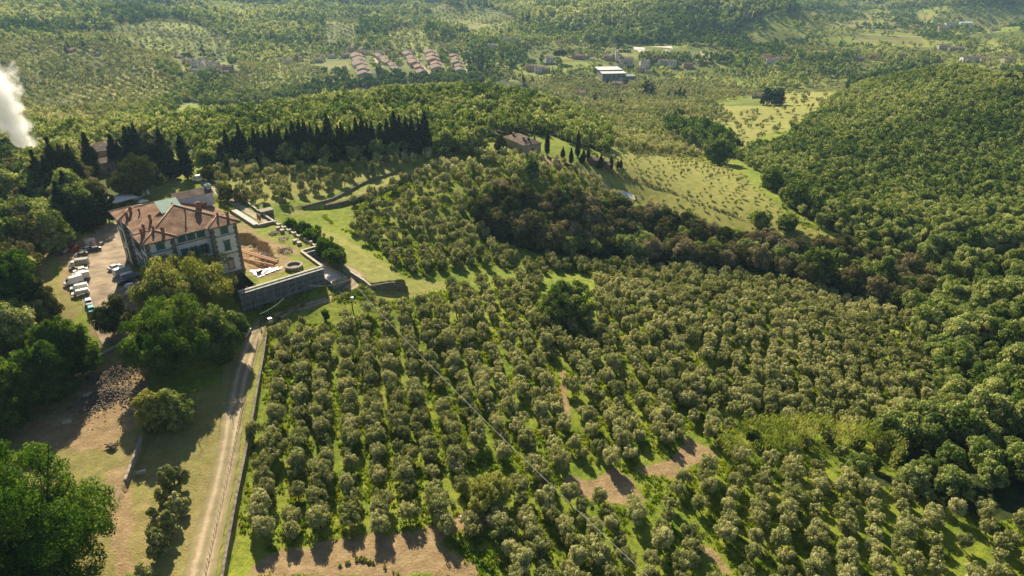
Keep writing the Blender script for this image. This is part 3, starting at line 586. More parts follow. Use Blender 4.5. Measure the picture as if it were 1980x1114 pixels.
for (x, y, w, h) in ((2.6, 24.4, .8, 2.0), (4.4, 26.6, .8, 2.1), (6.2, 23.2, .45, 1.2), (6.6, 12.6, .75, 2.1), (1.9, 5.2, .7, 2.2), (3.2, 7.4, .7, 2.2), (7.0, 2.2, .8, 2.2), (5.3, 5.3, .5, .9), (16.0, 9.2, .35, 1.6), (20.8, 11.6, 1.5, 2.4), (26.3, 2.4, .7, 2.0), (23.8, 15.6, 1.3, 1.7), (24.0, 4.6, .5, .9)):
    z = roof_z(x, y); b = MB(); b.bx(x - w / 2, x + w / 2, y - w / 2.4, y + w / 2.4, z - .6, z + h - .25); b.bx(x - w / 2 - .1, x + w / 2 + .1, y - w / 2.4 - .1, y + w / 2.4 + .1, z + h - .25, z + h - .1)
    c = b.build('chimney', M_BRICK, villa)
    q = MB(); zz = z + h - .1; e = w / 2 + .12; f = w / 2.4 + .12; q.add([(x - e, y - f, zz + .12), (x + e, y - f, zz + .12), (x + e, y + f, zz + .12), (x - e, y + f, zz + .12), (x, y - f, zz + .5), (x, y + f, zz + .5)], [(0, 1, 4), (1, 2, 5, 4), (2, 3, 5), (3, 0, 4, 5), (3, 2, 1, 0)]); q.build('chimney_cap', M_TILE_RED, c)
# roof terrace block (altana) and its glazed lean-to
b = MB(); b.bx(16.6, 28.0, 18.6, 23.6, 18, 22.0); b.bx(16.35, 28.25, 18.35, 18.75, 22.0, 22.25); b.build('roof_room', M_LILAC, villa)
slope_mesh('roof_room_roof', [[(16.2, 18.3, 22.3), (28.4, 18.3, 22.3), (28.4, 21.6, 23.6), (16.2, 21.6, 23.6)], [(16.2, 21.6, 23.6), (28.4, 21.6, 23.6), (28.4, 24, 22.6), (16.2, 24, 22.6)]], M_TILE_OLD, villa, .18)
b = MB(); b.bx(26.8, 28.3, 19.9, 22.0, 22.4, 24.2); l = b.build('lantern', M_METAL, villa); q = MB(); q.add([(26.6, 19.7, 24.2), (28.5, 19.7, 24.2), (28.5, 22.2, 24.2), (26.6, 22.2, 24.2), (27.5, 20.9, 24.9)], [(0, 1, 4), (1, 2, 4), (2, 3, 4), (3, 0, 4), (3, 2, 1, 0)]); q.build('lantern_roof', M_SHEET, l)
b = MB()
for k in range(14):
    x0 = 10.2 + k * .47; 
    b.add([(x0, 12.6, roof_z(10.2, 12.6) + .5), (x0 + .41, 12.6, roof_z(10.2, 12.6) + .5), (x0 + .41, 19.4, 22.9), (x0, 19.4, 22.9), (x0, 12.6, roof_z(10.2, 12.6) + .38), (x0 + .41, 12.6, roof_z(10.2, 12.6) + .38), (x0 + .41, 19.4, 22.78), (x0, 19.4, 22.78)], [(0, 1, 2, 3), (7, 6, 5, 4), (0, 4, 5, 1), (1, 5, 6, 2), (2, 6, 7, 3), (3, 7, 4, 0)])
b.build('skylight', M_SHEET, villa)
for (x, y) in ((OH - .09, 9.3), (9.3, OH - .09), (19.9, OH - .09), (2.5, 26.6)): b = MB(); b.tube([(x, y, .2), (x, y, EV - .4)], [.07, .07], 6); b.build('downpipe', M_IRON, villa)
b = MB()
for (x0, y0, x1, y1) in ((0, 0, 10.4, 0), (0, 0, 0, 10.4), (10.4, 1.6, 18.8, 1.6), (18.8, 0, 29.3, 0), (1, 10.4, 1, 25.6), (0, 25.6, 0, 36.8), (29.3, 0, 29.3, 9.6)): b = MB(); b.tube([(x0, y0, EV - .1), (x1, y1, EV - .1)], [.11, .11], 6); b.build('gutter', mat('copper_gutter', (.16, .09, .06), .5), villa)

# ---------------------------------------------------------------- vehicles
def paint(name, c, r=.35): return mat(name, c, r)
P_WHITE = paint('white_car_paint', (.72, .72, .7)); P_SILVER = paint('silver_car_paint', (.4, .42, .44)); P_BLACK = paint('black_car_paint', (.02, .02, .024)); P_RED = paint('red_car_paint', (.38, .02, .02))
P_TEAL = paint('teal_car_paint', (.08, .38, .33)); P_GREY = paint('grey_car_paint', (.2, .21, .22)); P_YEL = paint('yellow_machine_paint', (.55, .33, .03)); M_TYRE = mat('tyre_rubber', (.015, .015, .015), .9); M_TARP = mat('grey_tarpaulin', (.32, .3, .27), .85, (.42, .4, .36), 1.5)
M_LAMP = mat('lamp_lens', (.7, .7, .66), .2); M_TAIL = mat('tail_lamp', (.35, .01, .01), .3)
def vehicle(kind, p0, p1, paintm, label, group=None, lift=.12):
    """kind: van, minibus, car, hatch, truck, pickup; from rear pixel p0 to front pixel p1"""
    A, B = at(*p0), at(*p1); c = (A + B) / 2; rz = math.atan2(B.y - A.y, B.x - A.x)
    nm = {'van': 'panel_van', 'minibus': 'minibus', 'car': 'parked_car', 'hatch': 'parked_car', 'truck': 'box_truck', 'pickup': 'pickup_truck'}[kind]
    r = empty(nm, (c.x, c.y, float(Hf(c.x, c.y)) + lift), rz, label, {'van': 'van', 'minibus': 'minibus', 'car': 'car', 'hatch': 'car', 'truck': 'truck', 'pickup': 'truck'}[kind], group)
    S = {'van': (5.4, 2.0, [(-2.7, .45), (2.65, .45), (2.7, .95), (1.95, 1.25), (1.25, 2.15), (.9, 2.4), (-2.6, 2.45), (-2.7, 2.2)], 1.3),
         'minibus': (5.4, 2.0, [(-2.7, .45), (2.65, .45), (2.7, .95), (1.95, 1.2), (1.2, 2.0), (.9, 2.2), (-2.55, 2.25), (-2.7, 1.9)], 1.2),
         'car': (4.3, 1.75, [(-2.15, .4), (2.1, .4), (2.15, .75), (1.1, .95), (.45, 1.42), (-.9, 1.46), (-1.6, 1.02), (-2.12, .95)], .92),
         'hatch': (3.9, 1.7, [(-1.95, .4), (1.9, .4), (1.95, .75), (1.1, .95), (.45, 1.45), (-1.3, 1.5), (-1.85, 1.05), (-1.95, .8)], .95),
         'truck': (5.8, 2.1, [(1.1, .5), (2.85, .5), (2.9, 1.0), (2.5, 1.35), (2.1, 2.1), (1.1, 2.15)], 1.3),
         'pickup': (4.8, 1.8, [(-2.4, .5), (2.35, .5), (2.4, .85), (1.6, 1.0), (1.15, 1.6), (.1, 1.65), (-.05, 1.0), (-2.4, 1.0)], 1.0)}[kind]
    Ln, W, prof, belt = S; hw = W / 2
    b = MB(); b.side(prof, -hw, hw, .16, belt); b.build('body', paintm, r, bevel=.05)
    # glass: side windows on each side, windscreen
    gx = {'van': [(.15, 1.35, 1.3, 1.95)], 'minibus': [(-2.4, -1.2, 1.3, 1.9), (-1.1, .1, 1.3, 1.9), (.2, 1.3, 1.3, 1.85)], 'car': [(-1.1, -.3, .98, 1.36), (-.2, .5, .98, 1.34)], 'hatch': [(-1.3, -.4, 1.0, 1.4), (-.3, .5, 1.0, 1.36)], 'truck': [(1.25, 2.1, 1.35, 1.95)], 'pickup': [(.1, 1.1, 1.05, 1.5)]}[kind]
    for x0, x1, z0, z1 in gx:
        for s in (-1, 1):
            y0 = s * (hw + .015 - .16 - .0); b = MB(); b.bx(x0, x1, y0 - .02, y0 + .02, z0, z1); b.build('side_window', M_GLASS, r)
    pts = sorted(prof, key=lambda q: -q[0]); hi = [q for q in prof if q[0] > 0 and q[1] > belt - .12]; hi.sort(key=lambda q: q[1]); lo_, up_ = hi[0], [q for q in hi if q[1] > hi[0][1] + .3][0]
    b = MB(); e = .03; yi = hw - .24; b.add([(lo_[0] + e, -yi, lo_[1] + e), (lo_[0] + e, yi, lo_[1] + e), (up_[0] + e, yi - .04, up_[1] - .05), (up_[0] + e, -yi + .04, up_[1] - .05), (lo_[0], -yi, lo_[1] - .02), (lo_[0], yi, lo_[1] - .02), (up_[0], yi - .04, up_[1] - .1), (up_[0], -yi + .04, up_[1] - .1)], [(0, 1, 2, 3), (7, 6, 5, 4), (0, 4, 5, 1), (1, 5, 6, 2), (2, 6, 7, 3), (3, 7, 4, 0)]); b.build('windscreen', M_GLASS, r)
    if kind in ('car', 'hatch', 'minibus'):
        b = MB(); xr = {'car': -1.27, 'hatch': -1.6, 'minibus': -2.68}[kind]; zr = {'car': (1.08, 1.4), 'hatch': (1.1, 1.4), 'minibus': (1.3, 1.9)}[kind]; b.box((xr, 0, sum(zr) / 2), (.1, W * .68, zr[1] - zr[0])); b.build('rear_window', M_GLASS, r)
    if kind == 'truck':
        b = MB(); b.bx(-2.9, .95, -1.05, 1.05, .95, 2.75); b.build('cargo_cover', M_TARP, r); b = MB(); b.bx(-2.9, 1.1, -.9, .9, .6, .92); b.build('chassis', M_IRON, r)
    if kind == 'pickup':
        b = MB(); b.bx(-2.3, -.15, -.8, .8, 1.0, 1.65); b.build('cargo_box', P_WHITE, r)
    wr = .36 if kind in ('van', 'minibus', 'truck') else .31
    for x in (-Ln * .31, Ln * .31):
        for s in (-1, 1):
            b = MB(); b.tube([(x, s * (hw - .2), wr), (x, s * (hw + .03), wr)], [wr, wr], 14); w = b.build('wheel', M_TYRE, r)
            b = MB(); b.tube([(x, s * (hw + .0), wr), (x, s * (hw + .045), wr)], [wr * .55, wr * .5], 10); b.build('rim', M_METAL, w)
    for s in (-1, 1):
        b = MB(); b.box((Ln / 2 - .02, s * (hw - .3), .78), (.1, .35, .18)); b.build('headlight', M_LAMP, r); b = MB(); b.box((-Ln / 2 + .02, s * (hw - .18), .85 if kind != 'truck' else .7), (.08, .18, .3)); b.build('tail_light', M_TAIL, r)
    for x in (-Ln / 2, Ln / 2): b = MB(); b.box((x, 0, .5), (.14, W * .9, .2)); b.build('bumper', M_IRON if kind != 'truck' else M_IRON, r)
    return r
G1, G2 = 'vehicles parked along the shaded edge of the yard', 'vehicles parked beside the villa wall'
VEH = [('truck', (173, 514), (136, 519), P_WHITE, 'grey covered box truck at the shaded top of the parking yard', G1),
 ('car', (170, 523), (144, 529), P_WHITE, 'white car parked directly below the grey box truck', G1),
 ('car', (170, 530), (143, 536), P_WHITE, 'white car second below the grey box truck', G1),
 ('van', (171, 538), (142, 544), P_WHITE, 'white van third below the grey box truck', G1),
 ('van', (157, 546), (130, 553), P_WHITE, 'boxy white van standing furthest out to the left of its row', G1),
 ('pickup', (172, 556), (136, 563), P_WHITE, 'white pickup with a dark flat bed behind its cab', G1),
 ('pickup', (168, 568), (146, 573), P_WHITE, 'small white truck with a box body, lowest of its row', G1),
 ('car', (190, 484), (176, 487), P_BLACK, 'dark car alone in the shade right of the other dark cars', G1),
 ('car', (176, 483), (162, 488), P_SILVER, 'pale car in the shade above the box truck', G1),
 ('car', (168, 493), (148, 500), P_BLACK, 'black car in deep shade just above the box truck', G1),
 ('hatch', (149, 482), (138, 487), P_RED, 'small red car in the shade of the dark trees', G1),
 ('car', (138, 484), (122, 490), P_GREY, 'grey car leftmost in the shade under the trees', G1),
 ('car', (212, 525), (234, 516), P_WHITE, 'white car uppermost in the row beside the villa wall', G2),
 ('van', (222, 537), (254, 524), P_WHITE, 'long white panel van second in the row beside the villa', G2),
 ('minibus', (238, 544), (268, 534), P_SILVER, 'silver minibus with a row of dark side windows', G2),
 ('car', (230, 553), (256, 546), P_BLACK, 'black car in the shade between minibus and white hatchbacks', G2),
 ('hatch', (242, 560), (269, 552), P_WHITE, 'white hatchback second from the bottom of the villa row', G2),
 ('hatch', (244, 573), (271, 565), P_WHITE, 'white hatchback lowest of the row beside the villa', G2),
 ('hatch', (174, 590), (182, 615), P_TEAL, 'turquoise car parked alone on the open yard', None),
 ('hatch', (171, 580), (175, 598), P_WHITE, 'small white car touching the back of the turquoise car', None),
 ('car', (258, 390), (272, 384), P_SILVER, 'silver car parked behind the villa roof beside the tall trees', None),
 ('hatch', (271, 395), (284, 391), P_WHITE, 'white car half hidden behind the villa roof', None),
 ('van', (399, 347), (370, 352), P_WHITE, 'white van standing on the drive behind the villa', None)]
for v in VEH: vehicle(*v)
# containers behind the villa
for (px_, py_, L_, lb) in ((254, 372, 5.5, 'long pale site container under the brown oak behind the villa'), (281, 376, 3.0, 'short white site container beside the brown oak'), (176, 476, 3.2, 'small grey container in the shade above the parked cars')):
    p = at(px_, py_, .1); r = empty('site_container', tuple(p), VROT, lb, 'container'); b = MB(); b.bx(-L_ / 2, L_ / 2, -1.2, 1.2, 0, 2.5); b.build('box', M_TARP if L_ > 3.1 else P_WHITE, r, bevel=.04)
    b = MB(); [b.bx(-L_ / 2 + .1 + k * .4, -L_ / 2 + .25 + k * .4, -1.24, -1.2, .1, 2.4) for k in range(int(L_ / .4))]; b.build('ribs', M_METAL, r); b = MB(); b.bx(-.45, .45, -1.27, -1.241, .05, 2.1); b.build('door', P_GREY, r)
# bright tent behind the villa
p = at(236, 395); r = empty('white_canopy', tuple(p), VROT + .2, 'large flat white canopy between the tall trees and the villa roof', 'canopy')
b = MB(); b.add([(-5, -4.2, 2.6), (5, -4.2, 2.6), (5, 4.2, 2.9), (-5, 4.2, 2.9), (0, 0, 3.5), (-5, -4.2, 2.5), (5, -4.2, 2.5), (5, 4.2, 2.8), (-5, 4.2, 2.8)], [(0, 1, 4), (1, 2, 4), (2, 3, 4), (3, 0, 4), (0, 5, 6, 1), (1, 6, 7, 2), (2, 7, 8, 3), (3, 8, 5, 0)]); b.build('canopy_roof', mat('bright_canvas', (.8, .8, .78), .6), r)
for x in (-4.8, 4.8):
    for y in (-4, 4): b = MB(); b.tube([(x, y, -.2), (x, y, 2.7)], [.06, .06], 6); b.build('post', M_METAL, r)
# small digger at the head of the track
p = at(523, 629); r = empty('small_excavator', tuple(p), .7, 'small pale yellow excavator parked in the shade at the head of the track', 'excavator')
for s in (-.75, .75): b = MB(); b.side([(-1.3, .15), (-1.1, 0), (1.1, 0), (1.3, .15), (1.3, .4), (1.1, .55), (-1.1, .55), (-1.3, .4)], s - .2, s + .2); b.build('track', M_TYRE, r)
b = MB(); b.bx(-1.3, .9, -.75, .75, .6, 1.2); b.build('chassis', P_YEL, r, bevel=.06); b = MB(); b.box((.1, 0, 1.85), (1.3, 1.3, 1.25), 0, 0, .88); b.build('cab', P_WHITE, r, bevel=.06); b = MB(); b.box((.1, 0, 1.9), (1.36, 1.0, .75)); b.build('cab_window', M_GLASS, r)
b = MB(); b.tube([(.8, .5, 1.0), (2.2, .5, 2.6), (3.3, .5, 1.6)], [.16, .14, .1], 6); a_ = b.build('boom', P_YEL, r); b = MB(); b.add([(3.1, .1, 1.5), (3.5, .1, 1.4), (3.4, .1, .9), (3.0, .1, .8), (3.1, .9, 1.5), (3.5, .9, 1.4), (3.4, .9, .9), (3.0, .9, .8)], [(0, 1, 2, 3), (7, 6, 5, 4), (0, 4, 5, 1), (1, 5, 6, 2), (2, 6, 7, 3), (3, 7, 4, 0)]); b.build('bucket', M_IRON, a_)
p = at(477, 649); r = vehicle('pickup', (472, 655), (480, 642), P_SILVER, 'grey pickup in the shade under the big trees beside the track')

# ---------------------------------------------------------------- houses near and far
W_CREAM = mat('cream_plaster', (.52, .44, .32), .9, (.62, .54, .42), .4, 4); W_WHITE = mat('pale_far_plaster', (.66, .63, .58), .9, (.74, .71, .66), .4, 4)
W_OCHRE = mat('ochre_plaster', (.5, .34, .18), .9, (.58, .42, .25), .4, 4); W_PINK = mat('salmon_plaster', (.5, .25, .17), .9, (.58, .33, .24), .4, 4); W_RUBBLE = M_STONEL
HOUSES = []
def house(p, w, d, h, rz, wall, roof, label, kind='gable', group=None, chim=1, wins=True, name='house', pitch=.36, cat='house', far=True):
    """w along the front (local x), d deep (local y); ridge along x"""
    r = empty(name, tuple(p), rz, label, cat, group); HOUSES.append((p[0], p[1], max(w, d * .7), d))
    b = MB(); b.bx(-w / 2, w / 2, -d / 2, d / 2, -3, h)
    if kind == 'gable': b.add([(-w / 2, -d / 2, h), (-w / 2, d / 2, h), (-w / 2, 0, h + d / 2 * pitch), (w / 2, -d / 2, h), (w / 2, d / 2, h), (w / 2, 0, h + d / 2 * pitch)], [(0, 1, 2), (5, 4, 3)])
    b.build('wall', wall, r); o = .5
    if kind == 'hip': f, P, Q = hip(-w / 2 - o, w / 2 + o, -d / 2 - o, d / 2 + o, h + .05, pitch)
    else:
        zt = h + (d / 2) * pitch + .08; ze = h - o * pitch + .08
        f = [[(-w / 2 - o, -d / 2 - o, ze), (w / 2 + o, -d / 2 - o, ze), (w / 2 + o, 0, zt), (-w / 2 - o, 0, zt)], [(w / 2 + o, d / 2 + o, ze), (-w / 2 - o, d / 2 + o, ze), (-w / 2 - o, 0, zt), (w / 2 + o, 0, zt)]]
    rf = slope_mesh('roof', f, roof, r, .28)
    for k in range(chim):
        x = -w * .25 + k * w * .5; b = MB(); z = h + d * .25 * pitch; b.bx(x - .45, x + .45, -d * .22 - .45, -d * .22 + .45, z - .3, z + 1.7); b.bx(x - .6, x + .6, -d * .22 - .6, -d * .22 + .6, z + 1.7, z + 1.9); b.build('chimney', M_BRICK, rf)
    if wins:
        n = max(2, int(w / 4.2)); fl = max(1, int(h / 3))
        for j in range(fl):
            for i in range(n):
                x = -w / 2 + (i + .5) * w / n; z = 1.1 + j * 2.9
                if j == 0 and i == n // 2: b = MB(); b.bx(x - .6, x + .6, -d / 2 - .07, -d / 2 + .05, 0, 2.2); b.build('door', M_WOOD, r)
                else: b = MB(); b.bx(x - .55, x + .55, -d / 2 - .07, -d / 2 + .05, z, z + 1.45); b.build('window', M_GLASS if (i + j) % 2 else M_SHUT, r)
        for s in (-1, 1):
            for j in range(fl): b = MB(); z = 1.1 + j * 2.9; x = s * w / 2; b.bx(x - .06, x + .06, -.55, .55, z, z + 1.4); b.build('window', M_GLASS, r)
    return r
D = math.radians
# farmhouse on the slope, outbuilding behind the villa, small brick sheds
E1, E2 = Vector(pixh(974, 264.5, 3)), Vector(pixh(1013, 281.5, 3)); ex = (E2 - E1).normalized(); back = Vector((-ex.y, ex.x, 0)); back = back if back.y > 0 else -back
pf = (E1 + E2) / 2 + back * 5.2; pf.z = float(Hf(pf.x, pf.y)); Lf = (E2 - E1).length
house(pf, Lf, 10.4, max(4.0, 3 - pf.z), math.atan2(ex.y, ex.x), W_RUBBLE, M_TILE_OLD, 'long stone farmhouse with a mottled tiled roof among cypresses on the slope', 'hip', chim=2, name='farmhouse', pitch=.42)
pv = at(203, 318); house(pv, 15, 13, 8, VROT - .15, W_OCHRE, M_TILE_OLD, 'tiled outbuilding mostly hidden by tall cypresses behind the villa', 'hip', chim=0, name='outbuilding', pitch=.4, cat='building')
pw = at(219, 331); house(pw, 9, 7, 5.5, VROT, W_OCHRE, M_TILE_OLD, 'lower tiled wing in front of the hidden outbuilding', 'gable', chim=0, name='outbuilding', cat='building')
for (x, y, w, d, h, lb) in ((1151, 316, 8, 5, 2.6, 'small brick shed beside two slim cypresses below the farmhouse'), (1172, 323, 5.5, 5, 2.4, 'smallest brick shed with a pale roof, right of the other shed')):
    house(at(x, y), w, d, h, -.5, M_BRICK, M_TILE_OLD, lb, 'gable', chim=0, wins=False, name='brick_shed', cat='shed')
def vh(px, py, wpx, hpx, depth, deg, wall, roof, label, kind='gable', chim=1, grp=None, name='house'):
    p = at(px, py); k = px_per_m(p); return house(p, wpx / k, depth, hpx / k, D(deg), wall, roof, label, kind, grp, chim, name=name)
# hamlet on the left hillside
HAM = [(363, 122, 17, 6, 9, 10, W_OCHRE, M_TILE_FAR, 'low ochre house with pinkish roof at the left end of the hillside hamlet'),
 (381, 129, 14, 11, 9, -20, W_WHITE, M_TILE_OLD, 'tall white house in the middle of the hillside hamlet'), (392, 125, 13, 9, 9, 0, W_WHITE, M_TILE_OLD, 'white house behind the middle of the hillside hamlet'),
 (405, 132, 12, 12, 8, 30, W_WHITE, M_TILE_FAR, 'narrow white tower-like house in the hillside hamlet'), (377, 141, 20, 6, 8, 5, W_WHITE, M_TILE_FAR, 'long low white house along the near edge of the hillside hamlet'),
 (397, 138, 12, 8, 8, 15, W_WHITE, M_TILE_FAR, 'small white house with faded roof stepping down in the hamlet'), (418, 130, 13, 8, 8, 0, W_CREAM, M_TILE_OLD, 'grey-cream house right of the white tower-like house'),
 (441, 136, 19, 8, 9, 0, W_RUBBLE, M_TILE_OLD, 'dark stone house at the right end of the hillside hamlet'), (437, 142, 12, 4, 6, 5, W_OCHRE, M_TILE_RED, 'small shed with red roof below the dark stone house'),
 (421, 138, 9, 4, 6, 0, W_CREAM, M_TILE_FAR, 'tiny cream outhouse between the hamlet houses'), (345, 112, 16, 3, 7, 3, W_CREAM, M_TILE_FAR, 'long low roof just behind the hillside hamlet'),
 (538, 120, 16, 6, 9, 15, W_CREAM, M_TILE_FAR, 'pale house leftmost of the pair left of the green field'), (557, 123, 18, 7, 9, -8, W_WHITE, M_TILE_FAR, 'white house with pinkish roof beside its pale twin'), (577, 117, 17, 6, 9, 0, W_OCHRE, M_TILE_FAR, 'ochre house right of the pale pair near the green field'),
 (614, 120, 18, 6, 9, 0, W_CREAM, M_TILE_FAR, 'cream house at the upper left corner of the green field'), (620, 112, 13, 5, 8, 10, W_CREAM, M_TILE_FAR, 'cream house just behind the green field corner'), (641, 112, 14, 5, 8, 0, W_WHITE, M_TILE_FAR, 'pale low house above the green field'),
 (123, 207, 22, 6, 7, 8, W_WHITE, M_TILE_FAR, 'lone white cottage with pink roof among the left olive terraces'), (190, 20, 22, 8, 10, 0, W_WHITE, M_TILE_FAR, 'pale villa on the far hill at the upper left'), (76, 53, 18, 2.5, 8, 0, W_WHITE, M_SHEET, 'flat pale greenhouse roof among the far left trees'),
 (138, 99, 14, 3, 8, -10, W_CREAM, M_TILE_RED, 'small red-roofed house on the left hilltop'), (189, 105, 10, 2.5, 7, 0, W_WHITE, M_TILE_FAR, 'tiny white house right of the red-roofed hilltop house'), (262, 2, 14, 5, 9, 0, W_CREAM, M_TILE_FAR, 'faint house at the very top edge on the far hill')]
for h_ in HAM: vh(*h_)
# rows of terraced houses in the valley village
ROWN = {'A': 'leftmost village terrace', 'B': 'second village terrace from the left', 'C': 'middle village terrace', 'D': 'fourth village terrace from the left', 'E': 'rightmost village terrace'}
ORD = ['nearest', 'second nearest', 'middle', 'second farthest', 'farthest']
for key, (x0, y0, x1, y1, wpx, hp) in {'A': (704, 146, 690, 113, 31, 6), 'B': (765, 136, 733, 112, 17, 5), 'C': (814, 144, 788, 110, 23, 7), 'D': (845, 137, 831, 107, 29, 7), 'E': (889, 141, 878, 114, 23, 7)}.items():
    for i in range(5):
        t = i / 4; p = at(x0 + (x1 - x0) * t + (0, 1.6, -1.2, 1.5, -.5)[i], y0 + (y1 - y0) * t); q = at(x1, y1); p0 = at(x0, y0); k = px_per_m(p); L_ = (q - p0).length / 4.2
        ax = math.atan2(q.y - p0.y, q.x - p0.x)
        p.z += (0, .9, .2, 1.2, .4)[i]
        house(p, L_ * (.95, .85, .92, .8, .9)[i], wpx / k * (.9, .72, .86, .76, .7)[i], hp / k * (1, .85, 1.1, .8, .95)[i], ax + (.03, -.05, .04, -.03, .05)[i], (W_CREAM, W_OCHRE, W_CREAM, W_PINK, W_CREAM)[(i + ord(key)) % 5], M_TILE_RED if (key in 'CD' and i in (1, 2)) else M_TILE_FAR, f'{ORD[i]} house of the {ROWN[key]} with broad tiled roof', 'gable', 'terraced houses of the valley village', 1, name='terraced_house', pitch=.3)
VIL = [(680, 101, 12, 9, 9, 0, W_OCHRE, M_TILE_FAR, 'ochre house standing tallest above the leftmost village terrace'), (667, 111, 13, 6, 9, 40, W_CREAM, M_TILE_FAR, 'cream house turned aside left of the village terraces'),
 (699, 104, 12, 5, 8, 0, W_PINK, M_TILE_FAR, 'salmon house behind the leftmost village terrace'), (712, 105, 16, 5, 8, 0, W_CREAM, M_TILE_FAR, 'long cream house behind the village street'), (733, 105, 14, 6, 8, 0, W_WHITE, M_TILE_FAR, 'white house behind the second village terrace'),
 (750, 104, 12, 7, 8, 10, W_PINK, M_TILE_FAR, 'pink house in the back row of the village'), (764, 110, 13, 6, 8, -5, W_OCHRE, M_TILE_RED, 'red-roofed ochre house between two village terraces'), (791, 104, 22, 5, 12, 0, W_CREAM, M_TILE_FAR, 'broad low house behind the middle village terrace'), (700, 112, 13, 4, 8, 0, W_CREAM, M_TILE_OLD, 'low dark-roofed house near the top of the village lane'),
 (951, 95, 15, 8, 9, 0, W_WHITE, M_TILE_FAR, 'bright white house left of the cluster below the terraced fields'), (981, 84, 18, 10, 9, 20, W_WHITE, M_TILE_FAR, 'white house with many windows below the far olive terraces'), (1000, 82, 15, 8, 9, 0, W_WHITE, M_TILE_FAR, 'white house right end of the cluster below the far olive terraces'), (975, 75, 16, 5, 8, 5, W_CREAM, M_TILE_FAR, 'cream house uphill behind the white cluster'),
 (1062, 121, 15, 9, 11, 5, W_WHITE, M_TILE_FAR, 'square white villa beside a dark umbrella pine'), (1025, 136, 18, 9, 9, 0, W_PINK, M_TILE_FAR, 'pink house left part of the roadside group'), (1040, 140, 14, 10, 9, 0, W_WHITE, M_TILE_FAR, 'cream and green shuttered house in the middle of the roadside group'), (1055, 139, 17, 7, 9, 0, W_PINK, M_TILE_FAR, 'orange house right end of the roadside group'),
 (1116, 113, 21, 6, 9, 0, W_PINK, M_TILE_RED, 'long reddish house right of the umbrella pine'), (1134, 113, 14, 4, 8, 0, W_CREAM, M_TILE_FAR, 'low cream house adjoining the long reddish house'), (1176, 114, 18, 6, 10, -10, W_OCHRE, M_TILE_FAR, 'ochre house just left of the church tower'),
 (1210, 124, 26, 11, 12, 0, W_CREAM, M_TILE_FAR, 'large cream church hall right of the slim tower'), (1204, 130, 14, 7, 8, 20, W_CREAM, M_TILE_FAR, 'lower wing in front of the cream church hall'), (1246, 128, 18, 10, 10, 0, W_WHITE, M_TILE_FAR, 'white house right of the church'), (1240, 138, 15, 7, 8, 0, W_CREAM, M_TILE_FAR, 'low cream house in front of the white house by the church'), (1251, 141, 9, 5, 7, 10, W_WHITE, M_TILE_FAR, 'small white outbuilding below the church houses'),
 (1280, 125, 16, 8, 9, 10, W_CREAM, M_TILE_FAR, 'cream house left of the pair below the poplar rows'), (1298, 127, 18, 9, 9, -15, W_WHITE, M_TILE_FAR, 'white-walled house right of the pair below the poplar rows'), (1329, 129, 18, 6, 9, 0, W_PINK, M_TILE_OLD, 'brown-roofed house half hidden behind valley trees'),
 (1122, 183, 19, 5, 9, -12, W_CREAM, M_TILE_RED, 'bright red-roofed house above the olive slope'), (1195, 166, 19, 6, 10, -25, W_RUBBLE, M_TILE_FAR, 'old stone house in front of the warehouse'), (1206, 171, 14, 5, 8, 15, W_OCHRE, M_TILE_RED, 'ochre wing beside the old stone house below the warehouse'),
 (1187, 79, 12, 4, 8, 0, W_WHITE, M_SHEET, 'little white house at the foot of the dark wooded hill'),
 (1480, 116, 17, 10, 9, 10, W_PINK, M_TILE_RED, 'pink house at the left of the white farm group'), (1492, 121, 24, 7, 9, 0, W_WHITE, M_TILE_FAR, 'long white farmhouse in the right valley group'), (1513, 119, 24, 7, 9, -5, W_WHITE, M_TILE_RED, 'white house with red roof at the right of the farm group'), (1497, 130, 17, 6, 9, 30, W_WHITE, M_TILE_FAR, 'white house turned aside below the valley farm group'), (1499, 149, 10, 7, 7, 0, W_WHITE, M_TILE_FAR, 'small lone white hut among valley trees'),
 (1591, 108, 30, 5, 11, 0, W_CREAM, M_TILE_RED, 'wide cream farmhouse with pinkish roof in the right valley'), (1660, 118, 20, 6, 9, 0, W_RUBBLE, M_TILE_FAR, 'stone house left of the reddish house in the right valley'), (1688, 114, 18, 7, 9, 0, W_PINK, M_TILE_RED, 'reddish house beside dark trees in the right valley'),
 (1822, 58, 20, 6, 11, 0, W_CREAM, M_TILE_FAR, 'cream farmhouse in the far right fields'), (1836, 50, 18, 5, 10, 0, W_WHITE, M_TILE_FAR, 'pale barn behind the far right farmhouse'), (1866, 47, 22, 3, 14, -5, W_WHITE, mat('bright_sheet_roof', (.75, .75, .73), .4), 'bright white shed roof in the far right fields'), (1884, 62, 14, 5, 9, 10, W_CREAM, M_TILE_FAR, 'small cream house right of the bright shed'),
 (1823, 95, 22, 7, 10, 0, W_CREAM, M_TILE_FAR, 'cream house left of the pair at the right edge fields'), (1846, 100, 26, 7, 10, -5, W_RUBBLE, M_TILE_FAR, 'stone house right of the pair at the right edge fields'), (1876, 118, 36, 7, 10, 0, W_WHITE, M_TILE_FAR, 'long pale house row behind the wooded hill crest'), (1903, 119, 20, 5, 9, 0, W_CREAM, M_TILE_RED, 'short house at the end of the long pale row'), (1949, 120, 24, 7, 9, 5, W_CREAM, M_TILE_FAR, 'cream house nearest the right edge beyond the wooded hill'),
 (1437, 32, 16, 7, 10, 0, W_PINK, M_TILE_FAR, 'pinkish villa among far hill cypresses'), (1920, 60, 16, 4, 9, 0, W_CREAM, M_TILE_FAR, 'low house among trees near the upper right corner'), (1465, 190, 24, 5, 9, -10, W_RUBBLE, M_TILE_OLD, 'old stone farm hidden behind a cypress clump')]
for h_ in VIL: vh(*h_)
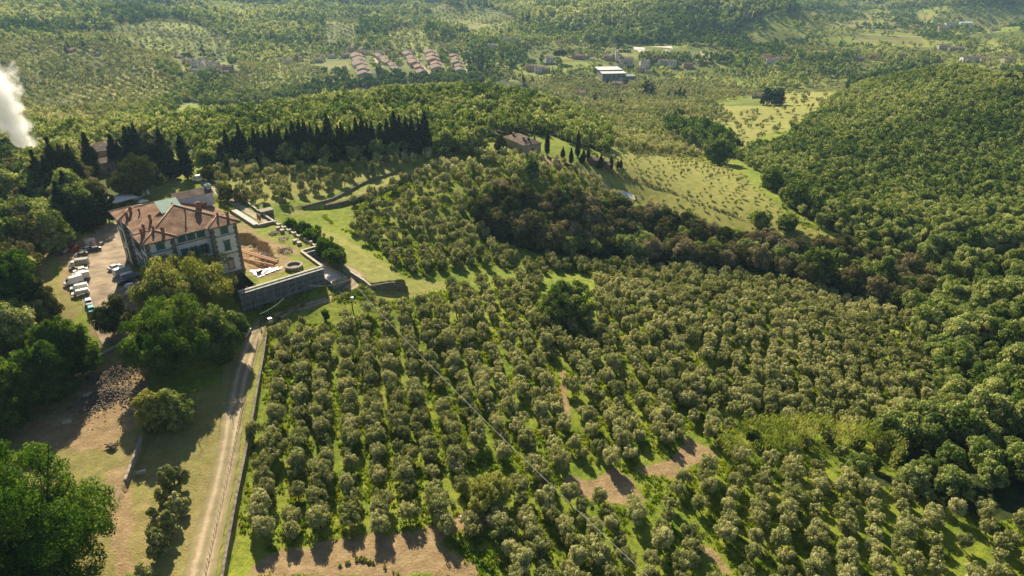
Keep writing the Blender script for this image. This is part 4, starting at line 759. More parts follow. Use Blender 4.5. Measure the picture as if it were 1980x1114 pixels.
# church tower
p = at(1192, 118); k = px_per_m(p); r = empty('church_tower', tuple(p), 0, 'slim pale church tower with an open belfry', 'church tower'); hh = 24 / k; s = 6 / k / 2
b = MB(); b.bx(-s, s, -s, s, -2, hh * .78); b.build('shaft', W_WHITE, r); b = MB(); [b.bx(x, x + s * .5, y, y + s * .5, hh * .78, hh * .93) for x in (-s, s * .5) for y in (-s, s * .5)]; b.build('belfry', W_WHITE, r); b = MB(); b.bx(-s - .3, s + .3, -s - .3, s + .3, hh * .93, hh * .96); b.add([(-s, -s, hh * .96), (s, -s, hh * .96), (s, s, hh * .96), (-s, s, hh * .96), (0, 0, hh * 1.06)], [(0, 1, 4), (1, 2, 4), (2, 3, 4), (3, 0, 4)]); b.build('roof', M_TILE_FAR, r)
# warehouse
p = at(1187, 158); k = px_per_m(p); r = empty('warehouse', tuple(p), D(6), 'big grey warehouse with two stepped pale metal roofs', 'warehouse'); w, d, h = 46 / k, 46, 15 / k; HOUSES.append((p[0], p[1] + 20, w + 10, d))
b = MB(); b.bx(-w / 2, w / 2, 0, d, -3, h); b.bx(w / 2, w / 2 + 22 / k, 3, 20, -3, h * .6); b.build('wall', mat('grey_cladding', (.14, .14, .14), .8, (.2, .2, .2), .3), r)
M_WR = mat('pale_metal_roof', (.55, .53, .52), .5, (.66, .64, .62), .2)
b = MB(); b.bx(-w / 2 - .5, w / 2 + .5, -.8, d * .42, h + .05, h + .5); b.build('front_roof', M_WR, r); b = MB(); b.bx(-w / 2 - 1.5, w / 2 - .5, d * .42, d + 1, h + 1.6, h + 2.1); b.build('rear_roof', M_WR, r)
b = MB(); [b.bx(-w / 2 + 2 + i * w / 5, -w / 2 + 4.5 + i * w / 5, -.12, -.0, h * .5, h * .85) for i in range(5)]; b.build('window_band', M_GLASS, r)
b = MB(); b.bx(w * .2, w * .38, -.15, 0, 0, h * .45); b.build('door', M_COPING, r)
# nursery beds and far tracks
for i, (pts, lb) in enumerate(([((1222, 92), (1298, 90), (1302, 96), (1228, 97)), 'pale strip of nursery beds near the poplar rows'], [((1232, 98), (1292, 97), (1300, 103), (1240, 104)), 'second pale strip of nursery beds beside the poplars'])):
    P = [at(*q, .6) for q in pts]; O = P[0]; b = MB(); b.add([tuple(q - O) for q in P] + [tuple(q - O + Vector((0, 0, -.8))) for q in P], [(0, 3, 2, 1), (0, 1, 5, 4), (1, 2, 6, 5), (2, 3, 7, 6), (3, 0, 4, 7)]); o = b.build('nursery_bed', mat('nursery_cover', (.5, .42, .36), .8, (.66, .6, .56), .08)); o.location = O; tag(o, lb, 'nursery bed')
for pts, w, lb, nm in ((((722, 112), (733, 125), (742, 142), (748, 150)), 4, 'pale village lane beside the leftmost terrace', 'village_lane'), (((804, 112), (808, 122), (822, 135), (836, 146)), 6, 'pale village lane right of the middle terrace', 'village_lane'), (((898, 122), (910, 126), (905, 138), (915, 140)), 9, 'pale open yard beside the rightmost terrace', 'village_yard'), (((1357, 100), (1362, 110), (1365, 118), (1350, 126)), 6, 'pale country road between the poplar rows', 'country_road')):
    ribbon(nm, pts, [w] * len(pts), M_PALE, lb, .6, 30)
# cars in the village lane
for i in range(5):
    q = at(724 + i * 4.6, 122 + i * 6.4); r = empty('parked_car', tuple(q + Vector((5, 0, .6))), -1.2, ['uppermost', 'second', 'third', 'fourth', 'lowest'][i] + ' small car parked along the leftmost village lane', 'car', 'cars parked in the village lane'); b = MB(); b.side([(-2.1, .3), (2.1, .3), (2.1, .8), (1, .95), (.4, 1.45), (-1.2, 1.45), (-2.1, .95)], -.85, .85, .15, .95); b.build('body', (P_WHITE, P_GREY, P_SILVER, P_BLACK, P_WHITE)[i], r)
# white sheet on the olive slope
P = [at(*q, .35) for q in ((1191, 371), (1206, 370), (1230, 381), (1228, 388), (1212, 383))]; O = P[0].copy(); b = MB(); b.add([tuple(q - O) for q in P] + [tuple(q - O - Vector((0, 0, .5))) for q in P], [tuple(range(5))[::-1]] + [(i, (i + 1) % 5, 5 + (i + 1) % 5, 5 + i) for i in range(5)]); o = b.build('white_sheet', bpy.data.materials['white_sheeting']); o.location = O; tag(o, 'bright white plastic sheet lying on the slope path below the farmhouse', 'sheet')

# ---------------------------------------------------------------- trees
F_OLIVE = foliage('olive_leaves', [(0, (.1, .13, .042)), (.5, (.32, .34, .13)), (1, (.64, .62, .31))], .26, .4)
F_WOOD = foliage('broad_leaves', [(0, (.04, .085, .02)), (.3, (.115, .18, .045)), (.6, (.275, .33, .105)), (1, (.55, .57, .26))], .36, .35)
F_BRIGHT = foliage('chestnut_leaves', [(0, (.03, .075, .014)), (.5, (.09, .165, .035)), (1, (.3, .36, .09))], .42, .15)
F_LIME = foliage('lime_leaves', [(0, (.13, .16, .035)), (.6, (.36, .38, .12)), (1, (.58, .56, .22))], .4)
F_HOLM = foliage('holm_oak_leaves', [(0, (.05, .07, .022)), (.45, (.13, .14, .05)), (.7, (.22, .2, .09)), (1, (.38, .33, .2))], .26, .8)
F_CYP = foliage('cypress_needles', [(0, (.012, .02, .012)), (.6, (.026, .04, .018)), (1, (.06, .075, .03))], .12, .3)
F_REED = foliage('cane_leaves', [(0, (.12, .17, .035)), (.6, (.28, .33, .09)), (1, (.48, .46, .18))], .35)
M_BARK = mat('bark', (.06, .05, .038), .95, (.13, .11, .085), 3, 5, .03)
M_BARKG = mat('grey_bark', (.11, .1, .085), .95, (.2, .18, .15), 3, 5, .03)

def leafcloud(rng, centers, radii, per, leaf, tri=False, outward=.95, stretch=1.35, shell=(.72, 1.05), zsq=1.0, up=0., ctint=None, jitter=.16):
    """leaves on the skins of many small clumps -> (faces,k,3), tint"""
    centers = np.asarray(centers, float); radii = np.asarray(radii, float); n = len(centers)
    cnt = np.maximum(4, (per * (radii / radii.mean()) ** 2)).astype(int); ci = np.repeat(np.arange(n), cnt); N = len(ci)
    d = rng.normal(size=(N, 3)); d[:, 2] += .25; d /= np.linalg.norm(d, axis=1)[:, None]
    r = radii[ci] * (shell[0] + (shell[1] - shell[0]) * rng.random(N)) * (1 + .22 * np.sin(d[:, 0] * 7 + ci) * np.sin(d[:, 1] * 6 + ci * 2))
    dd = d.copy(); dd[:, 2] *= zsq; c = centers[ci] + dd * r[:, None]
    nrm = d * outward + rng.normal(size=(N, 3)) * .42; nrm[:, 2] += up; nrm /= np.linalg.norm(nrm, axis=1)[:, None]
    t = np.cross(nrm, rng.normal(size=(N, 3))); t /= np.linalg.norm(t, axis=1)[:, None] + 1e-9; b = np.cross(nrm, t)
    s = leaf * (.6 + .8 * rng.random(N)); l = (s * stretch / 2)[:, None]; w = (s / stretch / 2)[:, None]
    if tri: P = np.stack([c + t * l, c - t * l * .6 + b * w * 1.5, c - t * l * .6 - b * w * 1.5], 1)
    else: P = np.stack([c + t * l, c + b * w, c - t * l, c - b * w], 1)
    ct = rng.random(n) * .5 - .05 if ctint is None else ctint
    tint = np.clip(ct[ci] + .3 + rng.normal(size=N) * jitter, 0, 1)
    return P, tint
def clumps(rng, n, R, Rz, zc, cr, inner=.3, flat=0.):
    """clump centres inside an uneven ellipsoid; cr = clump radius"""
    d = rng.normal(size=(n, 3)); d /= np.linalg.norm(d, axis=1)[:, None]
    if flat: d[:, 2] = np.abs(d[:, 2]) * (1 - flat) + d[:, 2] * flat
    az = np.arctan2(d[:, 1], d[:, 0]); ph = rng.random(3) * 6.28
    lob = 1 + .14 * np.sin(2 * az + ph[0]) + .1 * np.sin(3 * az + ph[1]) + .1 * np.sin(4 * d[:, 2] + ph[2])
    r = np.where(rng.random(n) < inner, rng.random(n) ** .5 * .6, .72 + .2 * rng.random(n)) * lob
    c = d * r[:, None] * np.array([R, R, Rz]); c[:, 2] += zc
    return c, cr * (.65 + .7 * rng.random(n))
def tubes_np(paths, n=5):
    """paths: list of (points, radii) -> quads (F,4,3)"""
    out = []
    for pts, rad in paths:
        pts = np.asarray(pts, float); rings = []
        for i in range(len(pts)):
            d = pts[min(i + 1, len(pts) - 1)] - pts[max(i - 1, 0)]; d = d / (np.linalg.norm(d) + 1e-9)
            a = np.cross(d, [0, 1, .1]); a /= np.linalg.norm(a); b = np.cross(d, a); t = np.arange(n) * 2 * np.pi / n
            rings.append(pts[i] + rad[i] * (np.cos(t)[:, None] * a + np.sin(t)[:, None] * b))
        for r0, r1 in zip(rings[:-1], rings[1:]):
            out.append(np.stack([r0, np.roll(r0, -1, 0), np.roll(r1, -1, 0), r1], 1))
    return np.concatenate(out)
def limbs(rng, trunk_h, r0, top, spread, n=4, lean=.1, k=5):
    lx, ly = rng.normal(size=2) * lean * trunk_h
    P = [([(0, 0, -.7), (0, 0, .1), (lx * .5, ly * .5, trunk_h * .55), (lx, ly, trunk_h)], [r0 * 1.5, r0 * 1.2, r0 * .85, r0 * .72])]
    for i in range(n):
        a = 6.28 * i / n + rng.random() * .8; e = np.array([lx + math.cos(a) * spread, ly + math.sin(a) * spread, top * (.75 + .3 * rng.random())])
        m = np.array([lx + math.cos(a) * spread * .35, ly + math.sin(a) * spread * .35, trunk_h + (top - trunk_h) * .42])
        P.append(([(lx, ly, trunk_h * .92), m, e], [r0 * .55, r0 * .36, r0 * .08]))
    return tubes_np(P, k)

def tmpl_olive(seed, lod):
    """unit: about 4.6 m tall, 4.4 m wide"""
    rng = np.random.default_rng(seed)
    nc, per, leaf, tri = {0: (46, 74, .27, False), 1: (34, 38, .38, True), 2: (12, 17, .75, True), 3: (6, 12, 1.05, True)}[lod]
    R = 1.75 + rng.random() * .45
    c, r = clumps(rng, nc, R, 1.35 + .4 * rng.random(), 2.95, .5 if lod < 2 else .95, .25)
    c[:, 2] += (rng.random(nc) - .3) * .5
    c[:, 2] = np.maximum(c[:, 2], 1.35)
    P, t = leafcloud(rng, c, r, per, leaf, tri, stretch=1.6, zsq=1.45)
    tr = limbs(rng, 1.15, .2, 3.2, 1.1, 3, .15, 5 if lod == 0 else 3) if lod < 3 else None
    return P, t, tr
def tmpl_broad(seed, lod, R=4.2, Hc=4.2, top=9.5, dense=1.0, cr=1.25):
    rng = np.random.default_rng(seed)
    nc, per, leaf, tri = {0: (62, 110, .52, False), 1: (40, 34, .85, True), 2: (18, 22, 1.1, True), 3: (8, 15, 1.7, True)}[lod]
    if lod >= 2: cr *= 1.2
    c, r = clumps(rng, int(nc * dense), R, Hc, top - Hc, cr, .22)
    P, t = leafcloud(rng, c, r, per, leaf, tri)
    tr = limbs(rng, max(1.5, top - 2 * Hc + .8), .24, top - 1, R * .6, 4, .05, 5 if lod == 0 else 3) if lod < 2 else None
    return P, t, tr
def tmpl_cypress(seed, lod, h=20., R=1.7):
    rng = np.random.default_rng(seed); n = {0: 150, 1: 60, 2: 14}[lod]; per, leaf, tri = {0: (34, .5, False), 1: (16, .8, True), 2: (9, 1.3, True)}[lod]
    z = rng.random(n) ** .85; prof = np.clip(np.minimum((1 - z) * 2.0, 1) * (1 - .25 * z), 0, 1) ** .8 * np.minimum(1, .55 + z * 4)
    a = rng.random(n) * 6.28; rr = prof * R * (.35 + .45 * rng.random(n)) * (1 + .2 * np.sin(a * 2 + seed + z * 9))
    c = np.stack([np.cos(a) * rr, np.sin(a) * rr, 1.2 + z * (h - 1.6)], 1); c = np.concatenate([c, [[0, 0, h - .7], [0, 0, h - .3], [0, 0, h - 1.4]]])
    r = np.concatenate([prof * R * .42 + .2, [.25, .15, .35]])
    P, t = leafcloud(rng, c, r, per, leaf, tri, stretch=1.9, zsq=2.1, outward=.9)
    tr = tubes_np([([(0, 0, -.7), (0, 0, h * .8)], [.3, .08])], 5)
    return P, t, tr

def mesh_crown(name, P, t, m): return np_mesh(name, P.reshape(-1, 3), P.shape[1], [m], None, t)
def mesh_trunk(name, Q, m): return np_mesh(name, Q.reshape(-1, 3), 4, [m])
class Kind:
    """a family of ready crowns and trunks; each tree placed is a root with its own crown and trunk"""
    def __init__(s, name, cat, tmpl, fm, bm, nvar, seed0):
        s.name, s.cat = name, cat; s.v = []
        for i in range(nvar):
            P, t, tr = tmpl(seed0 + i); s.v.append((mesh_crown(name + '_crown', P, t, fm), mesh_trunk(name + '_trunk', tr, bm)))
    def place(s, p, sc, label, group, rz=None, var=None, sz=None):
        r = empty(s.name, p, random.random() * 6.28 if rz is None else rz, label, s.cat, group)
        r.scale = (sc, sc, sz or sc)
        cm, tm = s.v[random.randrange(len(s.v)) if var is None else var]
        link_mesh('crown', cm, r); link_mesh('trunk', tm, r)
        return r
def bake(name, items, tmpls, fm, bm, label, cat):
    """one mass of trees: items = (x,y,z,scale,tint shift); tmpls share one vertex count per face"""
    if not len(items): return
    rng = np.random.default_rng(len(items)); Vs = []; Ts = []; M = []; items = np.asarray(items)
    which = rng.integers(0, len(tmpls), len(items))
    for k, (P, t, tr) in enumerate(tmpls):
        it = items[which == k]
        if not len(it): continue
        a = rng.random(len(it)) * 6.28; co, si = np.cos(a)[:, None], np.sin(a)[:, None]
        sz = it[:, 3] * (.85 + .3 * rng.random(len(it)))
        def tf(Q):
            q = Q.reshape(-1, 3); x = q[None, :, 0]; y = q[None, :, 1]
            return np.stack([(x * co - y * si) * it[:, 3:4] + it[:, 0:1], (x * si + y * co) * it[:, 3:4] + it[:, 1:2], q[None, :, 2] * sz[:, None] + it[:, 2:3]], -1)
        if P.shape[1] == 4: P = np.concatenate([P[:, [0, 1, 2]], P[:, [0, 2, 3]]]); t = np.concatenate([t, t])
        Vs.append(tf(P).reshape(-1, 3)); Ts.append(np.clip(t[None, :] + it[:, 4:5], 0, 1).ravel()); M.append(np.zeros(len(P) * len(it), int))
        if tr is not None and len(tr):
            T3 = np.concatenate([tr[:, [0, 1, 2]], tr[:, [0, 2, 3]]]); Vs.append(tf(T3).reshape(-1, 3)); Ts.append(np.zeros(len(T3) * len(it))); M.append(np.ones(len(T3) * len(it), int))
    me = np_mesh(name, np.concatenate(Vs), 3, [fm, bm], np.concatenate(M), np.concatenate(Ts))
    o = link_mesh(name, me); tag(o, label, cat, kind='stuff'); return o

# ---- scatter over the land by zone
def grid_points(ymin, ymax, sp, jit, rot=0., sy=None, rng=RNG):
    sy = sy or sp; W = ymax * .95 + 80; R = math.hypot(W, ymax) + 50
    u = np.arange(-R, R, sp); v = np.arange(-R, R, sy); U, Vg = np.meshgrid(u, v); Vg = Vg + (np.arange(U.shape[1]) % 2)[None, :] * sy * .5
    U = U + rng.normal(size=U.shape) * jit * sp; Vg = Vg + rng.normal(size=U.shape) * jit * sy
    co, si = math.cos(rot), math.sin(rot); x = (U * co - Vg * si).ravel(); y = (U * si + Vg * co).ravel() + (0)
    k = (y > ymin) & (y < ymax) & (np.abs(x) < y * .93 + 70); x, y = x[k], y[k]; z = Hf(x, y)
    v = visible(x, y, z); return x[v], y[v], z[v]
OL = {'near': [], 'mid': [], 'far': []}; WD = {'near': [], 'mid': [], 'far': []}; HOLM = []; LIGHTW = []
# olives, three blocks with their own row direction
def add_olive(y0, y1, sp, jit, rot, sel, sc=(.8, 1.25), drop=.06, sy=None):
    x, y, z = grid_points(y0, y1, sp, jit, rot, sy); px, py, d = proj(x, y, z); zn = zone(px, py)
    k = sel(zn, px, py) & (RNG.random(len(x)) > drop)
    for i in np.nonzero(k)[0]: OL['all'].append((x[i], y[i], z[i], sc[0] + (sc[1] - sc[0]) * RNG.random(), float((vnoise(x[i], y[i], 25, 21) - .5) * .5 + RNG.normal() * .09), d[i], px[i], py[i]))
OL['all'] = []
isol = lambda zn: zn == 'olive'
add_olive(60, 330, 5.9, .12, math.radians(13), lambda zn, px, py: isol(zn) & (py > 490) & (px < 1330) & ~((px > 1240) & (py > 900)), (.66, 1.2), .04, 3.7)
add_olive(60, 360, 4.8, .14, math.radians(-20), lambda zn, px, py: isol(zn) & (py > 490) & (((px >= 1330) & (py < 860))), (.64, 1.12), .05, 3.6)
add_olive(60, 260, 5.9, .085, math.radians(-24), lambda zn, px, py: isol(zn) & (py > 860) & ((px >= 1330) | (px > 1240) & (py > 900)), (.7, 1.15), .05, 4.7)
add_olive(180, 520, 6.0, .22, math.radians(30), lambda zn, px, py: isol(zn) & (py <= 490) & (py > 285) & (px < 960), (.75, 1.15), .1)
add_olive(180, 520, 5.0, .2, math.radians(-12), lambda zn, px, py: isol(zn) & (py <= 490) & (py > 285) & (px >= 960), (.6, 1.0), .08)
add_olive(380, 1000, 6.8, .13, math.radians(-28), lambda zn, px, py: isol(zn) & (py <= 300) & (px > 900), (.85, 1.25), .12, 6.5)
add_olive(380, 1050, 5.0, .1, math.radians(10), lambda zn, px, py: isol(zn) & (py <= 262) & (py > 84) & (px < 480), (.95, 1.35), .05, 14)
add_olive(700, 1500, 8.5, .2, math.radians(0), lambda zn, px, py: isol(zn) & (py < 200) & (py > 100) & (px >= 400) & (px <= 1000), (.9, 1.4), .12)
add_olive(900, 3000, 8, .1, math.radians(5), lambda zn, px, py: isol(zn) & (py <= 100), (1.0, 1.6), .08, 27)
add_olive(280, 520, 6.5, .08, math.radians(-32), lambda zn, px, py: (zn == 'vine') & (vnoise(px, py, 25, 77) > .2), (.26, .5), .12, 6.2)
add_olive(420, 900, 13, .4, .3, lambda zn, px, py: (zn == 'sparse'), (.7, 1.3), .45)
add_olive(900, 2000, 12, .25, .3, lambda zn, px, py: (zn == 'mix') & (vnoise(px, py * 3, 90, 33) > .52), (1, 1.7), .2)
add_olive(800, 2600, 19, .4, .3, lambda zn, px, py: (zn == 'field') & (vnoise(px, py * 3, 60, 34) > .35), (.9, 1.6), .3)
def lushness(zn_name, x, y, seed): return (vnoise(x, y, 60 if y < 900 else 130, seed) - .5) * (.55 if y < 900 else 1.0) + (vnoise(x, y, 14, seed + 1) - .5) * .3
def add_wood(y0, y1, sp, jit, sel, sc, base, store, drop=.03, seed=41):
    x, y, z = grid_points(y0, y1, sp, jit, .5); px, py, d = proj(x, y, z); zn = zone(px, py)
    k = sel(zn, px, py) & (RNG.random(len(x)) > drop)
    for i in np.nonzero(k)[0]:
        store.append((x[i], y[i], z[i], (sc[0] + (sc[1] - sc[0]) * RNG.random() ** 1.6), float(base + lushness('', x[i], y[i], seed) + RNG.normal() * .1), d[i], px[i], py[i]))
RIGHT = []; WOODS = []; FAR = []
# the right-hand wood: lower part of bigger, greener trees; upper slope of small even ones
add_wood(120, 330, 6.2, .26, lambda zn, px, py: (zn == 'right') & (py > 470), (.55, 1.25), .15, RIGHT, .05)
add_wood(240, 800, 5.2, .22, lambda zn, px, py: (zn == 'right') & (py <= 470), (.45, .8), .12, RIGHT, .04)
add_wood(300, 620, 6.6, .25, lambda zn, px, py: (zn == 'light') & (px > 380), (.65, 1.0), .14, WOODS)
add_wood(280, 900, 7.0, .25, lambda zn, px, py: (zn == 'light') & (px <= 380), (.65, 1.05), .2, WOODS)
add_wood(300, 1000, 9.0, .25, lambda zn, px, py: (zn == 'wood') & (py > 88), (.8, 1.25), -.12, WOODS)
add_wood(800, 3400, 11.5, .28, lambda zn, px, py: (zn == 'wood') & (py <= 88), (1.2, 2.1), .16, FAR)
add_wood(800, 2600, 11, .3, lambda zn, px, py: (zn == 'mix') & (vnoise(px, py * 3, 90, 33) <= .62), (.9, 1.6), .14, FAR, .05)
add_wood(600, 2600, 11.5, .4, lambda zn, px, py: (zn == 'field') & (vnoise(px, py * 4, 40, 35) > .5), (.6, 1.4), 0., FAR, .25)
add_wood(800, 1200, 8.5, .4, lambda zn, px, py: (zn == 'field') & (px > 600) & (px < 940) & (py < 150), (.45, .95), .05, FAR, .1)
add_wood(180, 380, 5.8, .22, lambda zn, px, py: (zn == 'holm'), (.75, 1.15), .0, HOLM, .0)
PARK = []
add_wood(100, 420, 7.0, .25, lambda zn, px, py: (zn == 'park') & (px <= -70), (.95, 1.5), -.1, WOODS, .05)
add_wood(100, 420, 7.0, .25, lambda zn, px, py: (zn == 'park') & (px > -70), (.95, 1.6), .0, PARK, .05)

def nearest(L_, n, key=5): L_ = sorted(L_, key=lambda t: t[5] / t[3]); return L_[:n], L_[n:]
def clear_houses(L_):
    if not L_: return L_
    A = np.array([t[:3] for t in L_]); drop = np.zeros(len(A), bool)
    for hx, hy, hw, hd in HOUSES:
        l = math.hypot(hx, hy); ux, uy = hx / l, hy / l; ex, ey = A[:, 0] - hx, A[:, 1] - hy; along = ex * ux + ey * uy; lat = np.abs(-ex * uy + ey * ux)
        drop |= (lat < hw / 2 + 1.5) & (along < hd / 2 + 3) & (along > -hd / 2 - (21 if l > 600 else 9))
    return [t for t, k in zip(L_, drop) if not k]
OL['all'] = clear_houses(OL['all']); WOODS = clear_houses(WOODS); FAR = clear_houses(FAR)
def in_frame(t, m=10): return -m < t[6] < 1980 + m and t[7] < 1114 + 60
# olives: 300 largest stand alone, the rest of the groves as masses
oin = [t for t in OL['all'] if in_frame(t, 0) and t[7] < 1150]; oout = [t for t in OL['all'] if not (in_frame(t, 0) and t[7] < 1150)]
solo, rest = nearest(oin, 285); rest += oout
K_OLIVE = Kind('olive_tree', 'olive tree', lambda s: tmpl_olive(s, 0), F_OLIVE, M_BARKG, 8, 100)
LANDMARKS = [(948, 965, 'pale willow-like tree'), (1095, 600, 'lone dark tree in the grove'), (1160, 940, 'shaded bare patch'), (1390, 1080, 'short dirt path near the bottom edge'), (1090, 770, 'narrow soil strip'), (1350, 880, 'bare soil by the canes'), (1560, 870, 'cane thicket'), (628, 610, 'small round bush beside the track'), (700, 1040, 'bare soil plot'), (540, 660, 'head of the track wall'), (495, 900, 'middle of the track wall'), (450, 1060, 'lower end of the track wall'), (1850, 1000, 'right wood margin'), (1240, 1100, 'power cable at the bottom edge'), (1020, 930, 'power cable in the middle of the grove'), (830, 740, 'upper run of the power cable'), (1600, 1080, 'bottom edge below the wide rows')]
def olive_label(t):
    px, py, s = t[6], t[7], t[3]; l = sorted((math.hypot(px - a, (py - b) * 1.5), n, a, b) for a, b, n in LANDMARKS)[0]
    dx, dy = px - l[2], py - l[3]; side = ('right of' if dx > 0 else 'left of') if abs(dx) > abs(dy) else ('below' if dy > 0 else 'above')
    size = 'small' if s < .98 else ('large' if s > 1.16 else 'middling'); dist = 'close' if l[0] < 70 else ('some way' if l[0] < 170 else 'far')
    tone = 'paler' if t[4] > .06 else ('darker' if t[4] < -.06 else 'silvery')
    return f'{size} {tone} olive {dist} {side} the {l[1]}'.replace('close right', 'close by, right').replace('close left', 'close by, left'), f'olive trees near the {l[1]}'
for t in solo:
    lb, gp = olive_label(t); K_OLIVE.place((t[0], t[1], t[2] - .05), t[3], lb, gp)
near = [t for t in rest if t[5] < 330]; mid = [t for t in rest if 330 <= t[5] < 520]; far = [t for t in rest if 520 <= t[5]]
five = lambda L_: [t[:5] for t in L_]
bake('olive_grove', five(near), [tmpl_olive(200 + i, 1) for i in range(8)], F_OLIVE, M_BARKG, 'dense silvery green olive groves covering the slope between track and ravine', 'olive grove')
bake('upper_olive_grove', five(mid), [tmpl_olive(220 + i, 2) for i in range(6)], F_OLIVE, M_BARKG, 'thinner olive rows on the sunlit slopes around the farmhouse', 'olive grove')
bake('distant_olive_groves', five(far), [tmpl_olive(240 + i, 3) for i in range(6)], F_OLIVE, M_BARKG, 'far olive terraces dotting the hills around the villages', 'olive groves')
print('olives', len(solo), len(near), len(mid), len(far))
# woodland
rin = [t for t in RIGHT if in_frame(t, 0)]; rout = [t for t in RIGHT if not in_frame(t, 0)]
K_BROAD = Kind('woodland_tree', 'broadleaf tree', lambda s: tmpl_broad(s, 0, R=3.9 + (s % 3) * .4, top=9 + s % 2), F_WOOD, M_BARK, 8, 300)
solo2, rest2 = nearest(rin, 230); rest2 += rout
for t in solo2:
    sz = 'small' if t[3] < .75 else ('large' if t[3] > .95 else 'middling'); tn = 'yellow-green' if t[4] > .1 else ('dark green' if t[4] < -.1 else 'green')
    band = 'beside the ravine mouth' if t[7] < 620 else ('level with the upper olive rows' if t[7] < 740 else ('behind the cane thicket' if t[7] < 860 else ('level with the lowest olive rows' if t[7] < 980 else 'near the bottom right corner')))
    lb = (f'{sz} {tn} tree by the right edge, {band}', 'trees of the wood at the right edge') if t[6] > 1850 else (f'{sz} {tn} tree on the wood margin, {band}', 'trees on the wood margin')
    K_BROAD.place((t[0], t[1], t[2] - .1), t[3], *lb)
n1 = [t for t in rest2 if t[5] < 345] + [t for t in WOODS if t[5] < 345]; n2 = [t for t in rest2 if t[5] >= 345] + [t for t in WOODS if 345 <= t[5]]
bake('hillside_wood', five(n1), [tmpl_broad(330 + i, 1, cr=1.35) for i in range(8)], F_WOOD, M_BARK, 'unbroken bright green wood covering the hillside', 'woodland')
bake('valley_woods', five(n2), [tmpl_broad(350 + i, 2) for i in range(8)], F_WOOD, M_BARK, 'belts of mixed woodland between the ridge and the village', 'woodland')
bake('distant_woods', five(FAR), [tmpl_broad(370 + i, 3) for i in range(6)], F_WOOD, M_BARK, 'far dark wooded hills fading into the haze', 'woodland')
print('wood', len(solo2), len(n1), len(n2), len(FAR))
K_HOLM = Kind('holm_oak', 'holm oak', lambda s: tmpl_broad(s, 0, R=4.4, Hc=4.0, top=9.5), F_HOLM, M_BARK, 6, 400)
hs, hr = nearest(HOLM, 290)
for t in hs:
    if vnoise(t[0], t[1], 9, 61) > .66:
        K_BROAD.place((t[0], t[1], t[2] - .1), t[3], ('small' if t[3] < .92 else 'large') + ' green tree among the brown ravine oaks, ' + ('at the upper left end' if t[6] < 1050 else ('below the white sheet' if t[6] < 1250 else ('below the meadow oaks' if t[6] < 1480 else ('in the narrow middle' if t[6] < 1640 else 'at the lower right end')))) + (', upper side' if t[7] < 395 + (t[6] - 930) * .17 else ', lower side'), 'green trees among the ravine oaks'); continue
    K_HOLM.place((t[0], t[1], t[2] - .1), t[3] * (1.05), ('small' if t[3] < .85 else ('large' if t[3] > 1.02 else 'middling')) + ' brown oak in the ravine, ' + ('at its upper left end' if t[6] < 1050 else ('below the white sheet on the slope' if t[6] < 1250 else ('below the meadow oaks' if t[6] < 1480 else ('in its narrow middle' if t[6] < 1640 else 'at its lower right end')))) + (', upper side' if t[7] < 395 + (t[6] - 930) * .17 else ', lower side'), 'dark oaks in the ravine')
for t in PARK: (K_HOLM if random.random() < .3 else K_BROAD).place((t[0], t[1], t[2] - .1), t[3], ('small' if t[3] < 1.0 else ('large' if t[3] > 1.25 else 'middling')) + ' shaded park tree ' + ('beside the smoke plume' if t[7] < 380 else ('level with the villa roof' if t[7] < 450 else ('beside the parked vans' if t[7] < 560 else 'above the rounded green row'))) + (', cut by the left edge' if t[6] < 12 else (', among the outer trees' if t[6] < 60 else ', among the inner trees')), 'trees of the park wood left of the villa')
print('park', len(PARK)); print('holm', len(hs), len(hr))

# ---------------------------------------------------------------- terrace, walls, scaffolding
def wallrun(name, pts, th, h, label, base_drop=1.0, m=None, top=None, cat='wall', group=None, coping=True, n=40, fixed=None, cop_m=None):
    """stone wall following the ground; pts: 3-D points; fixed: (z_bottom, z_top)"""
    P = [Vector(p) for p in pts]; d = [0]
    for p, q in zip(P[:-1], P[1:]): d.append(d[-1] + (Vector((q.x - p.x, q.y - p.y, 0))).length)
    ts = sorted(set(list(np.linspace(0, d[-1], n)) + d)); X = np.interp(ts, d, [p.x for p in P]); Y = np.interp(ts, d, [p.y for p in P])
    tx, ty = np.gradient(X), np.gradient(Y); l = np.hypot(tx, ty); nx, ny = ty / l, -tx / l
    if fixed: zt = np.full(len(ts), fixed[1]); zb = np.full(len(ts), fixed[0])
    else:
        za = np.maximum(Hf(X + nx * .9, Y + ny * .9), Hf(X - nx * .9, Y - ny * .9)); zc = np.minimum(Hf(X + nx * .9, Y + ny * .9), Hf(X - nx * .9, Y - ny * .9))
        za = np.convolve(np.pad(za, 3, 'edge'), np.ones(7) / 7, 'valid'); zt = za + h; zb = zc - base_drop
    r = empty(name, (float(X[0]), float(Y[0]), float(zb[0])), 0, label, cat, group); O = np.array([X[0], Y[0], zb[0]])
    def strip(t2, z0, z1):
        b = MB(); vs = []
        for i in range(len(ts)):
            for s, z in ((-1, z0[i]), (-1, z1[i]), (1, z1[i]), (1, z0[i])): vs.append((X[i] + nx[i] * t2 * s - O[0], Y[i] + ny[i] * t2 * s - O[1], z - O[2]))
        fs = [(4 * i + k, 4 * i + (k + 1) % 4, 4 * i + 4 + (k + 1) % 4, 4 * i + 4 + k) for i in range(len(ts) - 1) for k in range(4)]
        fs += [(0, 3, 2, 1), tuple(len(vs) - 4 + k for k in range(4))]; b.add(vs, fs); return b
    strip(th / 2, zb, zt).build('masonry', m or M_STONEL, r)
    if coping: strip(th / 2 + .07, zt + .002, zt + .16).build('coping', cop_m or M_COPING, r)
    return r
